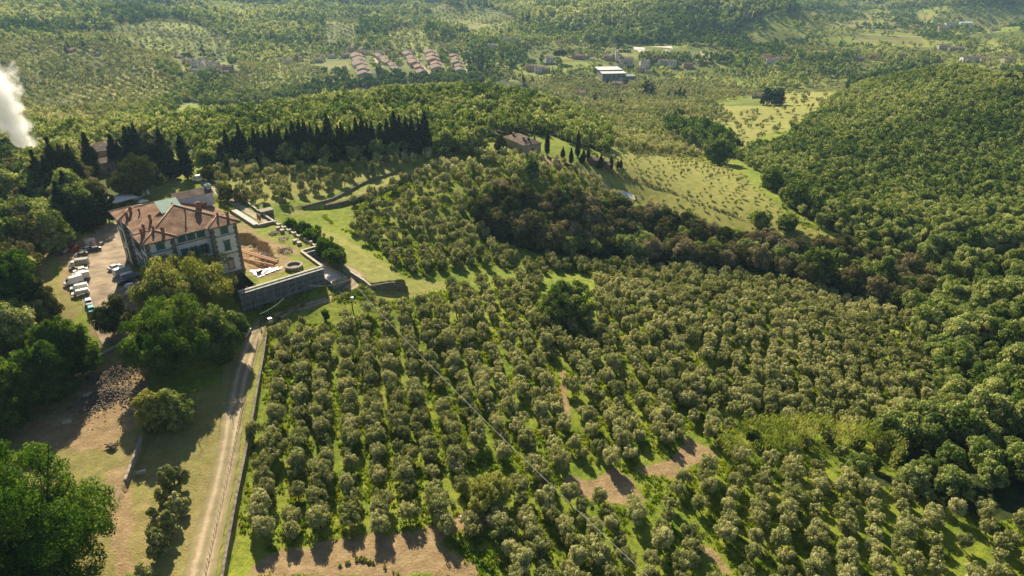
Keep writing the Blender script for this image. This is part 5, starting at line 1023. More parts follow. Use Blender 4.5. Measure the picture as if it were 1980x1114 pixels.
# the upper terrace: grass, building soil and the excavation, one uneven sheet
PIT = [(30.2, 32), (37.5, 33.4), (41.4, 30), (41.6, 15), (38.9, 1), (34.5, -2.5), (30.5, 0), (30.2, 10)]
def terrace_ground():
    c = .4; xs = np.arange(26.5, 54.5, c); ys = np.arange(-13.4, 56, c); A, B = np.meshgrid(xs, ys)
    A2 = A + (vnoise(A, B, 2.5, 51) - .5) * 1.4; B2 = B + (vnoise(A, B, 2.5, 52) - .5) * 1.4
    pit = inpoly(A2, B2, PIT).astype(float)
    for _ in range(2): pit[1:-1, 1:-1] = (pit[1:-1, 1:-1] * 2 + pit[:-2, 1:-1] + pit[2:, 1:-1] + pit[1:-1, :-2] + pit[1:-1, 2:]) / 6
    heaps = 1.6 * np.exp(-(((A - 38) / 1.6) ** 2 + ((B - 10) / 6) ** 2)) + 1.2 * np.exp(-(((A - 36) / 2) ** 2 + ((B - 2) / 2) ** 2)) + .9 * np.exp(-(((A - 44.2) / 1.3) ** 2 + ((B - 5) / 1.5) ** 2)) + .7 * np.exp(-(((A - 47.5) / 1.3) ** 2 + ((B - 16) / 1.2) ** 2))
    Z = .15 + (vnoise(A, B, 1.3, 53) - .5) * .18 + (vnoise(A, B, 5, 54) - .5) * .3 - pit * (3.6 - (vnoise(A, B, 2, 55)) * .9) + heaps
    globals()['TG'] = (xs, ys, Z)
    ins = inpoly(A, B, TERRACE); W = np.stack([VF.x + A * VU.x + B * VV.x, VF.y + A * VU.y + B * VV.y, Z], -1)
    road = np.exp(-((A - (46.5 - .0 * B - np.clip((B - 5) * .25, 0, 5))) / 1.5) ** 2) * (B > 2) * (B < 36)
    soil = np.clip(np.maximum.reduce([pit * 1.5, road * 1.4 * (vnoise(A, B, 1.5, 56) * .5 + .6), (inpoly(A2, B2, [(28, -8), (41, -9), (43, -1), (44.5, 8), (42.5, 34), (28, 38)])) * .85, inpoly(A2, B2, [(34, 36), (44, 33), (45, 42), (34, 45)]) * .7]), 0, 1)
    idx = np.arange(A.size).reshape(A.shape); q = np.stack([idx[:-1, :-1], idx[:-1, 1:], idx[1:, 1:], idx[1:, :-1]], -1).reshape(-1, 4)
    ok = ins.ravel()[q].all(1); q = q[ok]
    me = bpy.data.meshes.new('terrace_ground'); me.from_pydata(W.reshape(-1, 3).tolist(), [], q.tolist())
    for n, a in (('dirt', soil), ('dry', np.full(A.shape, .55) * (vnoise(A, B, 4, 57) > .3)), ('wood', np.zeros(A.shape))):
        t = me.attributes.new(n, 'FLOAT', 'POINT'); t.data.foreach_set('value', a.ravel().astype(np.float32))
    me.polygons.foreach_set('use_smooth', [True] * len(me.polygons))
    o = link_mesh('terrace_ground', me, None, [bpy.data.materials['grassy_ground']]); tag(o, 'raised villa terrace of worn grass and dug soil with an open excavation', 'ground', kind='structure')
terrace_ground()
T = [tuple(V(a, b, 0)) for a, b in TERRACE]
w1 = wallrun('retaining_wall', [V(20, -13.9), V(47.9, -13.9)], .9, 0, 'tall dark stone retaining wall holding up the front of the villa terrace', fixed=(-8.6, .75), m=M_STONE, cat='retaining wall', n=12)
for a in (23, 27.5, 33.5, 39.5):
    b = MB(); o = Vector(V(a, -14.42)) - w1.location; b.box((o.x, o.y, 8.6 - 6.8 + 1.3), (1.5, .25, 2.6), VROT); b.build('doorway', M_IRON, w1)
wallrun('parapet', [V(47.9, -13.7), V(48.15, 2.3)], .7, 0, 'low pale parapet turning the inner corner above the scaffolding', fixed=(-7.5, .75), cat='parapet', n=8)
wallrun('parapet', [V(48.3, 2.6), V(54.2, 2.6)], .7, 0, 'short pale parapet facing the camera above the scaffold stairs', fixed=(-7.5, .76), cat='parapet', n=6)
wb_ = wallrun('balustrade', [V(54.3, 2.9), V(53.4, 20), V(52.6, 34.6)], .5, 0, 'long pale balustrade wall with pillars along the garden side of the terrace', fixed=(-6.5, .5), cat='wall', n=20, cop_m=mat('bleached_stone', (.55, .5, .42), .9, (.68, .63, .55), 1.5))
for k in range(9):
    p = V(54.3 - k * .21, 3.2 + k * 3.85, 0) - wb_.location; b = MB(); b.box((p.x, p.y, 6.5 + .62), (.75, .75, 1.0), VROT); b.box((p.x, p.y, 6.5 + 1.2), (.95, .95, .14), VROT); b.build('pillar', M_COPING, wb_)
for (a, bb) in ((50.6, 9), (50.3, 12), (51, 24), (50.9, 27.5)):
    r = empty('stone_planter', tuple(V(a, bb, .2)), VROT, {9: 'square brown stone planter nearest the inner terrace corner', 12: 'square brown stone planter second from the terrace corner', 24: 'square brown stone planter at the middle of the balustrade', 27.5: 'square brown stone planter at the far end of the balustrade'}[bb], 'planter', 'stone planters along the balustrade')
    b = MB(); b.box((0, 0, .45), (1.3, 1.3, .9), 0, 0, .94); b.build('tub', M_STONEL, r); b = MB(); b.box((0, 0, .95), (1.4, 1.4, .14)); b.build('rim', M_COPING, r)
# long basin-topped wall and garden walls going back
wallrun('basin_wall', [V(52.5, 34.8), V(46.2, 35.1)], .8, 0, 'short cross wall closing the far end of the terrace', fixed=(-3, 1.0), n=6)
r = wallrun('basin_wall', [V(46.0, 35.4), V(45.4, 56)], 2.0, 0, 'long low wall with a pale flat slab top beside the villa', fixed=(-2, 1.1), n=8, cop_m=mat('pale_slab', (.3, .31, .32), .8, (.4, .41, .42), 1))
wallrun('garden_wall', [at(401, 345), at(455, 378), at(497, 408), at(530, 432)], .6, .7, 'long thin garden wall with pale coping along the straight garden path', n=30)
def hedge(name, pts, w, h, label, fm=None, leaf=.3, dens=26, seed=5):
    rng = np.random.default_rng(seed); P = [Vector(p) for p in pts]; d = [0]
    for p, q in zip(P[:-1], P[1:]): d.append(d[-1] + (q - p).length)
    n = int(d[-1] * 1.6 * max(1, w / 1.5)); ts = rng.random(n) * d[-1]; X = np.interp(ts, d, [p.x for p in P]); Y = np.interp(ts, d, [p.y for p in P])
    O = P[0]; X = X + rng.normal(size=n) * w * .22; Y = Y + rng.normal(size=n) * w * .22; Z = Hf(X, Y) + h * (.35 + .35 * rng.random(n))
    L_, t = leafcloud(rng, np.stack([X - O.x, Y - O.y, Z - O.z], 1), np.full(n, min(w, h) * .42) * (.7 + .6 * rng.random(n)), dens, leaf)
    me = mesh_crown(name, L_, t, fm or F_WOOD); o = link_mesh(name, me); o.location = O; tag(o, label, 'hedge'); return o
hedge('clipped_hedge', [at(388, 365), at(440, 403), at(452, 412)], 1.6, 1.1, 'long low yellow-green hedge beside the villa garden path', F_LIME, seed=6)
hedge('clipped_hedge', [at(400, 372), at(436, 398)], .9, .8, 'second low hedge between villa and garden path', F_WOOD, seed=7)
b = MB()
r = empty('garden_shed', tuple(at(515, 413)), VROT, 'small flat-topped stone shed built into the bank below the garden wall', 'shed')
b = MB(); b.bx(-2.4, 2.4, -1.6, 1.6, -1, 1.5); b.build('walls', M_STONE, r); b = MB(); b.bx(-2.6, 2.6, -1.8, 1.8, 1.5, 1.7); b.build('roof_slab', M_STONEL, r)
for px_, py_, lb in ((500, 428, 'tall dark garden chimney post beside the basin wall'), (504, 431, 'shorter dark garden chimney post beside the basin wall')):
    r = empty('garden_post', tuple(V(*Vab(*at(px_, py_)[:2]), .2)), VROT, lb, 'garden post'); b = MB(); b.box((0, 0, 1), (.6, .6, 2.2)); b.build('shaft', M_BRICK, r); b = MB(); b.box((0, 0, 2.2), (.85, .85, .2)); b.build('cap', M_STONE, r)
# round basin
r = empty('round_basin', tuple(V(40.9, -7.6, .1)), 0, 'large round stone basin like a well on the terrace grass', 'basin')
b = MB(); n = 40; ri, ro, h = 2.15, 2.85, 1.25; vs = []
for rad, z in ((ro, -.3), (ro, h - .2), (ro + .12, h - .2), (ro + .12, h), (ri - .08, h), (ri - .08, h - .18), (ri, h - .18), (ri, -.25)): vs += [(rad * math.cos(2 * math.pi * k / n), rad * math.sin(2 * math.pi * k / n), z) for k in range(n)]
b.add(vs, [(j * n + k, j * n + (k + 1) % n, (j + 1) * n + (k + 1) % n, (j + 1) * n + k) for j in range(7) for k in range(n)]); b.build('ring_wall', M_STONEL, r)
b = MB(); b.tube([(0, 0, -.3), (0, 0, .45)], [ri, ri], 40); b.build('soil_fill', mat('dry_soil', (.3, .22, .14), .95, (.42, .33, .22), 1), r)
# scaffolding along the retaining wall
sc = empty('scaffolding', tuple(V(20, -14.6, -6.8)), VROT, 'long four-level tube scaffolding with pale planks along the tall terrace wall', 'scaffolding')
for k, z in enumerate((1.9, 3.8, 5.7, 7.4)):
    b = MB(); b.bx(0, 27.5, -1.2, -.15, z, z + .07); b.build('platform', mat('scaffold_planks', (.2, .23, .22), .8, (.3, .34, .33), 2), sc)
    for zz in (z + .55, z + 1.05): b = MB(); b.tube([(0, -1.28, zz), (27.5, -1.28, zz)], [.05, .05], 5); b.build('rail', M_METAL, sc)
for k in range(12):
    for y in (-1.25, -.12): b = MB(); b.tube([(k * 2.5, y, -.6), (k * 2.5, y, 8.8)], [.045, .045], 5); b.build('pole', M_METAL, sc)
# lower annex beside the corner with its own wall and scaffold posts
an = empty('stone_annex', tuple(V(47.6, -19.4, -7.2)), VROT, 'half-built stone annex with a pale floor below the terrace corner', 'building')
b = MB(); b.bx(.6, 6.0, 0, .5, 0, 4.6); b.bx(5.5, 6.0, .5, 21.6, 0, 4.2); b.bx(.6, 5.5, .5, 21.6, 0, 3.4); b.build('wall', M_STONEL, an)
b = MB(); b.bx(.62, 5.48, .52, 21.5, 3.405, 3.5); b.build('floor_slab', mat('bleached_floor', (.55, .5, .44), .9, (.66, .62, .56), 1), an)
for k in range(7): b = MB(); b.tube([(5.7, 1 + k * 2.3, 3.4), (5.7, 1 + k * 2.3, 6.2)], [.05, .05], 5); b.build('post', M_IRON, an)
for z in (4.9, 6.0): b = MB(); b.tube([(5.7, .8, z), (5.7, 15, z)], [.04, .04], 5); b.build('rail', M_IRON, an)
rr = empty('scaffold_stairs', tuple(V(48.6, 2.0, -3.6)), VROT, 'short scaffold landing with several pale boards in the inner terrace corner', 'scaffolding')
for k in range(4): b = MB(); b.bx(0, 5.0, -4 + k * .9, -3.3 + k * .9, .8 + k * 1.0, .87 + k * 1.0); b.build('platform', bpy.data.materials['scaffold_planks'], rr)
for x in (.1, 2.4, 4.9):
    for y in (-4, -.5): b = MB(); b.tube([(x, y, 0), (x, y, 5.2)], [.05, .05], 5); b.build('pole', M_METAL, rr)
# things lying in and round the excavation
def rubble(name, p, n, spread, size, m, label, cat, rz=0., long=1.0, sy=1.0):
    o0 = MB(); rng = random.Random(int(p[0] * 10))
    for _ in range(n):
        x, y = rng.gauss(0, spread), rng.gauss(0, spread * sy); s = size * (.5 + rng.random()); z = max(0, (spread * 1.2 - math.hypot(x, y / sy)) * .35) * rng.random()
        o0.box((x, y, z + s * .3), (s * long, s * .8, s * .6), rng.random() * 3.14, 0, .7)
    o = o0.build(name, m); o.location = p; o.rotation_euler = (0, 0, rz); tag(o, label, cat, kind='stuff'); return o
rubble('rubble_heap', V(44.5, 7.5, .6), 160, 1.1, .32, M_STONE, 'dark heap of broken stone beside the dug terrace track', 'rubble')
rubble('rubble_heap', V(48.3, 17.5, .4), 90, .9, .35, M_STONEL, 'pale stone heap on the terrace grass near the balustrade', 'rubble')
rubble('rubble_heap', V(48.2, 25, .4), 70, .9, .35, M_STONEL, 'grey heap of slabs further back on the terrace grass', 'rubble')
rubble('rubble_heap', V(33.0, -5.0, .3), 120, 1.6, .28, M_METAL, 'scatter of grey rods and blocks beside the excavation', 'rubble', VROT, 2.5, .5)
rubble('debris_bank', V(38.3, 9, -1.0), 240, 1.2, .35, mat('brown_rubble', (.16, .12, .09), .95, (.3, .25, .19), 2), 'bank of brown rubble inside the excavation', 'rubble', VROT, 1, 3.5)
for k, (a0, b0, a1, b1) in enumerate(((33.5, 22, 38.3, -.5), (34.4, 22.5, 38.9, .4), (31.5, 16, 36.4, -2))):
    b = MB(); p, q = V(a0, b0, -1.6), V(a1, b1, .5); b.tube([(0, 0, 0), tuple(q - p)], [.3, .3], 8); o = b.build('pipe', mat('orange_pipe', (.42, .22, .12), .7, (.52, .3, .18), 2)); o.location = p
    tag(o, ['long rust-orange pipe lying across the excavation, nearest the pit wall', 'long rust-orange pipe lying across the excavation, in the middle', 'rust-orange pipe lying closest to the villa wall'][k], 'pipe', 'pipes across the excavation')
def tz(a, b): return float(TG[2][int(np.clip(round((b - TG[1][0]) / .4), 0, len(TG[1]) - 1)), int(np.clip(round((a - TG[0][0]) / .4), 0, len(TG[0]) - 1))])
b = MB(); O = V(30.2, -4, .5); cells = [(i, j) for j in range(14) for i in range(6)]
b.add([tuple(V(28.8 + i * .5 + .25 * math.sin(j), -7 + j * .5, tz(28.8 + i * .5, -7 + j * .5) + .16) - O) for i, j in cells], [(j * 6 + i, j * 6 + i + 1, j * 6 + i + 7, j * 6 + i + 6) for j in range(13) for i in range(5)])
o = b.build('white_sheet', mat('white_sheeting', (.7, .7, .68), .7)); o.location = O; md = o.modifiers.new('solid', 'SOLIDIFY'); md.thickness = .05; tag(o, 'white sheet lying against the villa base at the excavation edge', 'sheet')
r = empty('red_compactor', tuple(V(30.6, -4.2, tz(30.6, -4.2) + .2)), VROT + .4, 'small bright red building machine on the white sheet', 'machine')
b = MB(); b.box((0, 0, .55), (1.5, .8, .6)); b.build('body', mat('red_paint', (.5, .03, .02), .4), r)
for x in (-.5, .5): b = MB(); b.tube([(x, -.5, .25), (x, .5, .25)], [.28, .28], 12); b.build('roller', M_IRON, r)
b = MB(); b.tube([(-.7, 0, .8), (-1.4, 0, 1.3)], [.05, .05], 6); b.build('handle', M_IRON, r)
# vertical scaffold posts / people-less site done; lawn walls
wallrun('lawn_wall', [V(57.5, -27.3), V(68.6, -31.9)], .5, .1, 'dark stone retaining wall along the front of the mown lawn', 1.0, n=12, coping=False, m=M_STONE)
wallrun('lawn_wall', [V(57.0, -8), V(57.1, -14.4), V(57.5, -27.3)], .5, .35, 'narrow stone wall with pale top between lawn and track bend', 1.0, n=20)
wallrun('track_wall', [at(517, 641), at(507, 700), at(492, 790), at(474, 880), at(458, 960), at(440, 1060), at(430, 1130)], .6, .1, 'long dry stone wall dropping from the farm track to the olive grove', .6, n=80, coping=False, m=M_STONE)
wallrun('terrace_wall', [pixh(*p)[:2] + (0,) for p in STEPS[1][0]], .7, .1, 'dark stone terrace wall curving below the strip of yellow grass', .6, n=60, coping=False, m=M_STONE)
wallrun('terrace_wall', [pixh(*p)[:2] + (0,) for p in STEPS[2][0]], .6, .1, 'upper stone terrace wall below the olives of the cypress slope', .6, n=60, coping=False, m=M_STONE)
wallrun('broken_wall', [at(243, 932), at(258, 893), at(268, 865), at(274, 845)], .6, .25, 'broken thick stone wall bending beside the dirt ramp', .8, n=24, coping=False)
wallrun('yard_wall', [at(178, 698), at(205, 685), at(235, 667), at(262, 652)], .5, .6, 'low stone wall holding the yard above the dirt ramp', 1.6, n=20)
# fence beside the track
fn = empty('wire_fence', tuple(at(500, 655)), 0, 'thin post and wire fence running down the right side of the farm track', 'fence'); prev = None
for i, t in enumerate(np.linspace(0, 1, 46)):
    p = at(float(np.interp(t, [0, .3, .6, 1], [500, 474, 446, 398])), float(np.interp(t, [0, .3, .6, 1], [655, 770, 900, 1112]))) - fn.location
    b = MB(); b.tube([(p.x, p.y, p.z - .2), (p.x, p.y, p.z + 1.25)], [.06, .05], 5); b.build('post', M_WOOD, fn)
    if prev is not None:
        b = MB()
        for z in (.5, 1.05): b.tube([(prev.x, prev.y, prev.z + z), (p.x, p.y, p.z + z)], [.015, .015], 4)
        b.build('wire', M_IRON, fn)
    prev = p
fl = empty('field_fence', tuple(at(692, 600)), 0, 'long low post fence between the mown slope and the big olive grove', 'fence')
for i in range(24):
    p = at(695 + i * 8, 607 - i * 2.4) - fl.location; b = MB(); b.tube([(p.x, p.y, p.z - .2), (p.x, p.y, p.z + 1.2)], [.06, .05], 5); b.build('post', M_WOOD, fl)
# power line
pp = at(682, 599); pole = empty('power_pole', tuple(pp), 0, 'wooden power pole with a grey transformer beside the track bend', 'power pole'); ph = height_to(pp, 540)
b = MB(); b.tube([(0, 0, -.5), (0, 0, ph)], [.2, .13], 10); b.build('pole', M_WOOD, pole)
b = MB(); b.box((.3, -.35, ph * .38), (.75, .6, 1.1)); b.build('transformer', M_METAL, pole)
b = MB(); b.box((0, 0, ph - .35), (1.5, .14, .14), .6); b.build('crossarm', M_WOOD, pole)
def cable(p, q, sag, r, label, name='power_cable', n=40):
    b = MB(); pts = [tuple((q - p) * (i / n) - Vector((0, 0, sag * 4 * (i / n) * (1 - i / n)))) for i in range(n + 1)]; b.tube(pts, [r] * (n + 1), 5)
    o = b.build(name, mat('pale_cable', (.4, .38, .33), .5)); o.location = p; tag(o, label, 'cable')
top = pp + Vector((.3, 0, ph - .3))
cable(top, Vector(pix(1345, 1200, 108)), 2.2, .05, 'long pale power cable crossing the olive grove down to the right')
cable(top + Vector((-.5, 0, 0)), Vector(V(38, -15.2, -1.5)), 1.6, .03, 'thin cable from the pole to the scaffolded terrace wall')
cable(Vector(V(38, -15.2, -1.5)), at(508, 642, 6.0), 1.5, .04, 'pale cable hanging from the terrace wall to the track start')
# woodpile, stumps and slabs on the dirt ramp
rubble('wood_debris', at(205, 765), 1500, 4.2, .26, mat('grey_brown_debris', (.1, .08, .06), .95, (.24, .19, .14), 2), 'big grey spread of building rubble and branches beside the dirt ramp', 'rubble', .6, 1.6, .7)
rubble('wood_debris', at(225, 720), 1300, 4.2, .25, bpy.data.materials['grey_brown_debris'], 'shaded grey heap of rubble at the head of the dirt ramp', 'rubble', 1.1, 1.5, .7)
for px_, py_, lb in ((170, 765, 'pale concrete block lying on shaded grass left of the ramp'), (130, 817, 'small pale slab lying at the shaded ramp foot'), (274, 915, 'pale round stump top on the sunlit bank')):
    o = MB().box((0, 0, .3), (1.9, .9, .6), 0, 0, .93); b = o.build('stone_block', M_COPING); b.location = at(px_, py_); b.rotation_euler = (0, 0, .5); tag(b, lb, 'stone block')
b = MB(); [b.tube([(random.gauss(0, .5), random.gauss(0, .4), .3 + random.random() * .6), (random.gauss(0, .5) + 1, random.gauss(0, .4), .3 + random.random() * .6)], [.15, .12], 6) for _ in range(26)]; o = b.build('log_pile', M_WOOD); o.location = at(212, 866); tag(o, 'round dark pile of logs near the foot of the dirt ramp', 'log pile')

# ---------------------------------------------------------------- trees one can tell apart
def one_tree(name, cat, px, pytop, pybase, wpx, fm, bm, label, group=None, seed=1, lod_leaf=None, trunk=.18, nc=90, per=150, cr=None, lobes=.0, leafk=1.0):
    """tree standing at (px, pybase), as high as row pytop and wpx wide"""
    # the low edge of the crown nearest the viewer is what meets the ground in the picture; the stem stands a crown's radius behind it
    p = at(px, pybase); k = px_per_m(p); sd = down(pybase) / math.hypot(1, (px - 990) / FPX, (557 - pybase) / FPX); p = at(px, max(pytop + 6, pybase - .8 * wpx / 2 * sd)); k = px_per_m(p); h = height_to(p, pytop); R = wpx / k / 2; th = h * trunk; Rz = (h - th) / 2
    trunk = min(trunk, .1 if wpx > 120 or name == 'holm_oak' else .03); th = h * trunk; Rz = (h - th) / 2
    if Rz > 1.6 * R: h = th + 3.2 * R; Rz = 1.6 * R
    rng = np.random.default_rng(seed); leaf = max(.36, 2.7 / k) * leafk
    # big boughs first, smaller clumps of leaves round each bough
    nb = int(24 * max(1, Rz / R)) if R > 3.5 else 12; rb = R * .38; cb, rbb = clumps(rng, nb, (R - rb * .75), (Rz - rb * .75), h - Rz, rb, .12)
    n = nb * (16 if R > 8 else 11); cr = rb * (.34 if R > 8 else .42)
    d_ = rng.normal(size=(n, 3)); d_[:, 2] += .2; d_ /= np.linalg.norm(d_, axis=1)[:, None]; which = rng.integers(0, nb, n)
    c = cb[which] + d_ * (rbb[which] * .85)[:, None] * np.array([1, 1, .85]); c[:, 2] = np.maximum(c[:, 2], th + .3); c[:, 2] = th + 2 * Rz * np.clip((c[:, 2] - th) / (2 * Rz), 0, 1.1) ** (1.55 if wpx < 120 else 1.25); r = cr * (.6 + .7 * rng.random(n)); bt = rng.random(nb) * .25
    N = min(100000, 4.2 * (4 * math.pi * (R * R + 2 * R * Rz) / 3) / (leaf * leaf * .5))
    P, t = leafcloud(rng, c, r, max(6, N / n), leaf, jitter=.14, outward=1.0, ctint=rng.random(n) * .4 - .15 + bt[which])
    o = empty(name, tuple(p), 0, label, cat, group); link_mesh('crown', mesh_crown(name + '_crown', P, t, fm), o); link_mesh('trunk', mesh_trunk(name + '_trunk', limbs(rng, max(th * 1.6, 1.5), max(.2, R * .06), h * .8, R * .6, 6, .03, 7), bm), o); return o
BIG = [('lime_tree', 372, 492, 640, 190, F_LIME, 'huge pale yellow-green tree in front of the villa facade', 130, 260), ('chestnut_tree', 345, 572, 752, 185, F_BRIGHT, 'huge dark green tree between villa and farm track, nearest of the three', 150, 300),
 ('oak_tree', 438, 562, 712, 95, F_WOOD, 'tall olive-brown tree leaning over the farm track beside the big green tree', 70, 200),
 ('chestnut_tree', 120, 838, 1240, 290, F_BRIGHT, 'giant bright green tree filling the bottom left corner', 260, 330), ('chestnut_tree', 5, 935, 1230, 200, F_BRIGHT, 'giant green tree cut by the left edge at the bottom', 150, 300),
 ('chestnut_tree', 126, 608, 745, 92, F_BRIGHT, 'bright green tree left of its taller neighbour by the yard', 60, 220), ('chestnut_tree', 163, 594, 735, 78, F_BRIGHT, 'tall bright green tree beside the turquoise car', 60, 220),
 ('chestnut_tree', 70, 668, 805, 104, F_BRIGHT, 'rounded green tree, first of the row running down to the left edge', 60, 200), ('chestnut_tree', 28, 690, 840, 104, F_BRIGHT, 'rounded green tree, second of the row down to the left edge', 60, 200), ('chestnut_tree', -5, 715, 870, 108, F_BRIGHT, 'rounded green tree cut by the left edge in the row', 60, 200), ('chestnut_tree', -20, 775, 930, 70, F_BRIGHT, 'rounded green tree lowest in the row at the left edge', 50, 200), ('chestnut_tree', 112, 650, 785, 80, F_BRIGHT, 'small dark green tree tucked behind the rounded row', 40, 180),
 ('holm_oak', 231, 565, 655, 72, F_HOLM, 'lone brownish tree standing on the yard edge above the wall', 60, 150), ('holm_oak', 275, 300, 388, 88, F_HOLM, 'broad rounded brown oak behind the villa roof', 60, 150),
 ('shrub_tree', 302, 748, 845, 62, F_LIME, 'dark shrub with yellow-green tips below the huge dark tree, left one', 40, 150), ('shrub_tree', 352, 752, 838, 66, F_WOOD, 'dark bushy tree below the huge dark tree, right one', 45, 150),
 ('chestnut_tree', 45, 478, 640, 120, F_BRIGHT, 'large shaded green tree at the left edge above the rounded row', 90, 230), ('chestnut_tree', 92, 510, 640, 66, F_HOLM, 'brown-edged shaded tree beside the parked vans', 60, 200), ('holm_oak', 8, 650, 730, 46, F_HOLM, 'small brownish tree in the dark gap at the left edge', 40, 120),
 ('chestnut_tree', 1095, 541, 640, 108, F_WOOD, 'big dark green tree standing alone inside the olive grove', 80, 200), ('willow_tree', 948, 918, 1008, 92, F_LIME, 'large pale willow-like tree at the corner of the bare soil', 80, 220),
 ('oak_tree', 915, 240, 300, 62, F_WOOD, 'dense round dark tree at the end of the cypress row', 60, 130), ('oak_tree', 862, 250, 298, 48, F_WOOD, 'dark green tree between the cypress row and the round tree', 40, 120), ('oak_tree', 880, 238, 285, 44, F_WOOD, 'lighter leafy tree behind the end of the cypress row', 36, 120), ('holm_oak', 966, 258, 296, 30, F_HOLM, 'rounded ivy-dark bush tree at the left end of the farmhouse', 30, 100),
 ('oak_tree', 1028, 300, 345, 32, F_WOOD, 'pale green round tree on the slope in front of the farmhouse', 30, 110), ('oak_tree', 1027, 315, 348, 22, F_WOOD, 'small dark round tree below the farmhouse', 24, 90),
 ('oak_tree', 855, 280, 310, 20, F_BRIGHT, 'small bright round tree by the terrace wall end', 20, 80), ('oak_tree', 1470, 405, 442, 46, F_WOOD, 'dark spreading oak, left of the pair on the sunlit meadow', 36, 100), ('oak_tree', 1520, 412, 452, 44, F_WOOD, 'dark spreading oak, right of the pair on the sunlit meadow', 36, 100),
 ('oak_tree', 1332, 405, 455, 48, F_WOOD, 'green tree rising behind the brown ravine wood', 36, 110), ('oak_tree', 1540, 348, 408, 56, F_WOOD, 'silvery dome-shaped tree at the edge of the right wood', 50, 110), ('oak_tree', 1490, 322, 372, 50, F_WOOD, 'dark tree at the upper end of the meadow edge', 44, 110), ('oak_tree', 1388, 262, 322, 60, F_WOOD, 'big dark tree left of the meadow top', 50, 110), ('oak_tree', 1330, 245, 290, 40, F_WOOD, 'dark tree in the belt above the meadow', 36, 100), ('oak_tree', 1575, 470, 560, 60, F_WOOD, 'large green tree among the brown ravine trees', 50, 140), ('oak_tree', 1700, 500, 580, 60, F_WOOD, 'large green tree at the lower end of the ravine', 50, 140),
 ('holm_oak', 60, 395, 480, 70, F_HOLM, 'dusky brown tree in the shade below the cypresses', 50, 130), ('holm_oak', 105, 400, 500, 70, F_WOOD, 'dark rounded tree beside the dusky brown tree', 50, 130), ('holm_oak', 128, 415, 485, 46, F_WOOD, 'dark bush tree at the upper end of the parking yard', 40, 120),
 ('shrub_tree', 628, 597, 622, 22, F_BRIGHT, 'small rounded green bush alone beside the lower track', 20, 80), ('holm_oak', 412, 318, 352, 40, F_HOLM, 'brown bushy tree above the white van on the drive', 34, 100), ('holm_oak', 440, 358, 392, 36, F_HOLM, 'small dark oak beside the garden path, upper one', 30, 100), ('holm_oak', 466, 362, 396, 32, F_HOLM, 'small dark oak beside the garden path, lower one', 30, 100),
 ('yellow_tree', 1728, 792, 850, 48, F_LIME, 'yellowish tree at the end of the cane thicket', 36, 100), ('oak_tree', 1060, 105, 120, 20, F_CYP, 'tiny umbrella pine', 16, 40)]
for i, (nm, x, yt, yb, w, fm, lb, nc, per) in enumerate(BIG[:-1]):
    one_tree(nm, nm.replace('_', ' ').replace('shrub tree', 'shrub'), x, yt, yb, w, fm, M_BARK, lb, seed=500 + i, nc=nc, per=per)
# bank of vines and fig trees below the balustrade
for i, (x, yt, yb, w) in enumerate([(565, 423, 452, 40), (585, 430, 462, 42), (607, 440, 478, 46), (630, 455, 496, 46), (650, 470, 520, 50)]):
    one_tree('fig_tree', 'fig tree', x, yt, yb, w, F_BRIGHT, M_BARKG, 'bright green fig tree below the balustrade, ' + ['farthest back', 'second from the back', 'in the middle', 'second from the front', 'nearest the lawn'][i] + ' of the bank', 'fig trees below the balustrade', 700 + i, nc=45, per=130, trunk=.1)
# silvery bushes between the dirt bank and the track
for i, (x, yt, yb, w) in enumerate([(340, 893, 960, 56), (320, 935, 985, 30), (350, 945, 1005, 40), (302, 972, 1030, 34), (330, 975, 1048, 44), (306, 1015, 1085, 50), (285, 1085, 1140, 40)]):
    one_tree('olive_tree', 'olive tree', x, yt, yb, w, F_OLIVE, M_BARKG, 'silvery olive bush beside the dark track bank, ' + ['uppermost and largest', 'small left one near the top', 'third down on the right', 'fourth down on the left', 'fifth down in the middle', 'sixth down', 'lowest, cut by the bottom edge'][i], 'olive bushes beside the track bank', 720 + i, nc=26, per=110, trunk=.12, cr=.75)
# umbrella pine by the square villa
p = at(1083, 121); k = px_per_m(p); rng = np.random.default_rng(3); c, r = clumps(rng, 30, 13 / k, 3.2, 13.5, 2.4, .3); P, t = leafcloud(rng, c, r, 60, 1.2, True); o = empty('umbrella_pine', tuple(p), 0, 'dark flat-topped umbrella pine beside the square white villa', 'pine tree'); link_mesh('crown', mesh_crown('umbrella_crown', P, t, F_CYP), o); link_mesh('trunk', mesh_trunk('umbrella_trunk', limbs(rng, 9, .5, 13, 5, 5, .03, 6), M_BARK), o)
# cypresses
CYPV = []
for i in range(7):
    P, t, tr = tmpl_cypress(800 + i, 0, 20, 1.9); CYPV.append((mesh_crown('cypress_crown', P, t, F_CYP), mesh_trunk('cypress_trunk', tr, M_BARK)))
CYPF = []
for i in range(3):
    P, t, tr = tmpl_cypress(820 + i, 2, 20, 2.2); CYPF.append((mesh_crown('far_cypress_crown', P, t, F_CYP), mesh_trunk('far_cypress_trunk', tr, M_BARK)))
def cypress(px, pytop, pybase, label, group, wk=1.0, far=False):
    p = at(px, pybase); h = max(3, height_to(p, pytop)); r = empty('cypress_tree', tuple(p), random.random() * 6.28, label, 'cypress', group)
    s = h / 20; w = wk * (.6 + .4 * s); r.scale = (w, w, s); a, t = random.choice(CYPF if far else CYPV); link_mesh('crown', a, r); link_mesh('trunk', t, r)
ROWX = [(432, 275), (446, 250), (459, 262), (472, 239), (480, 258), (500, 248), (508, 250), (519, 252), (531, 239), (540, 250), (547, 246), (563, 246), (574, 233), (587, 231), (596, 229), (608, 238), (621, 239), (640, 218), (659, 241), (666, 235), (682, 243), (694, 227), (705, 222), (714, 236), (723, 233), (739, 237), (752, 229), (766, 214), (776, 222), (788, 224), (799, 222), (812, 229), (824, 216)]
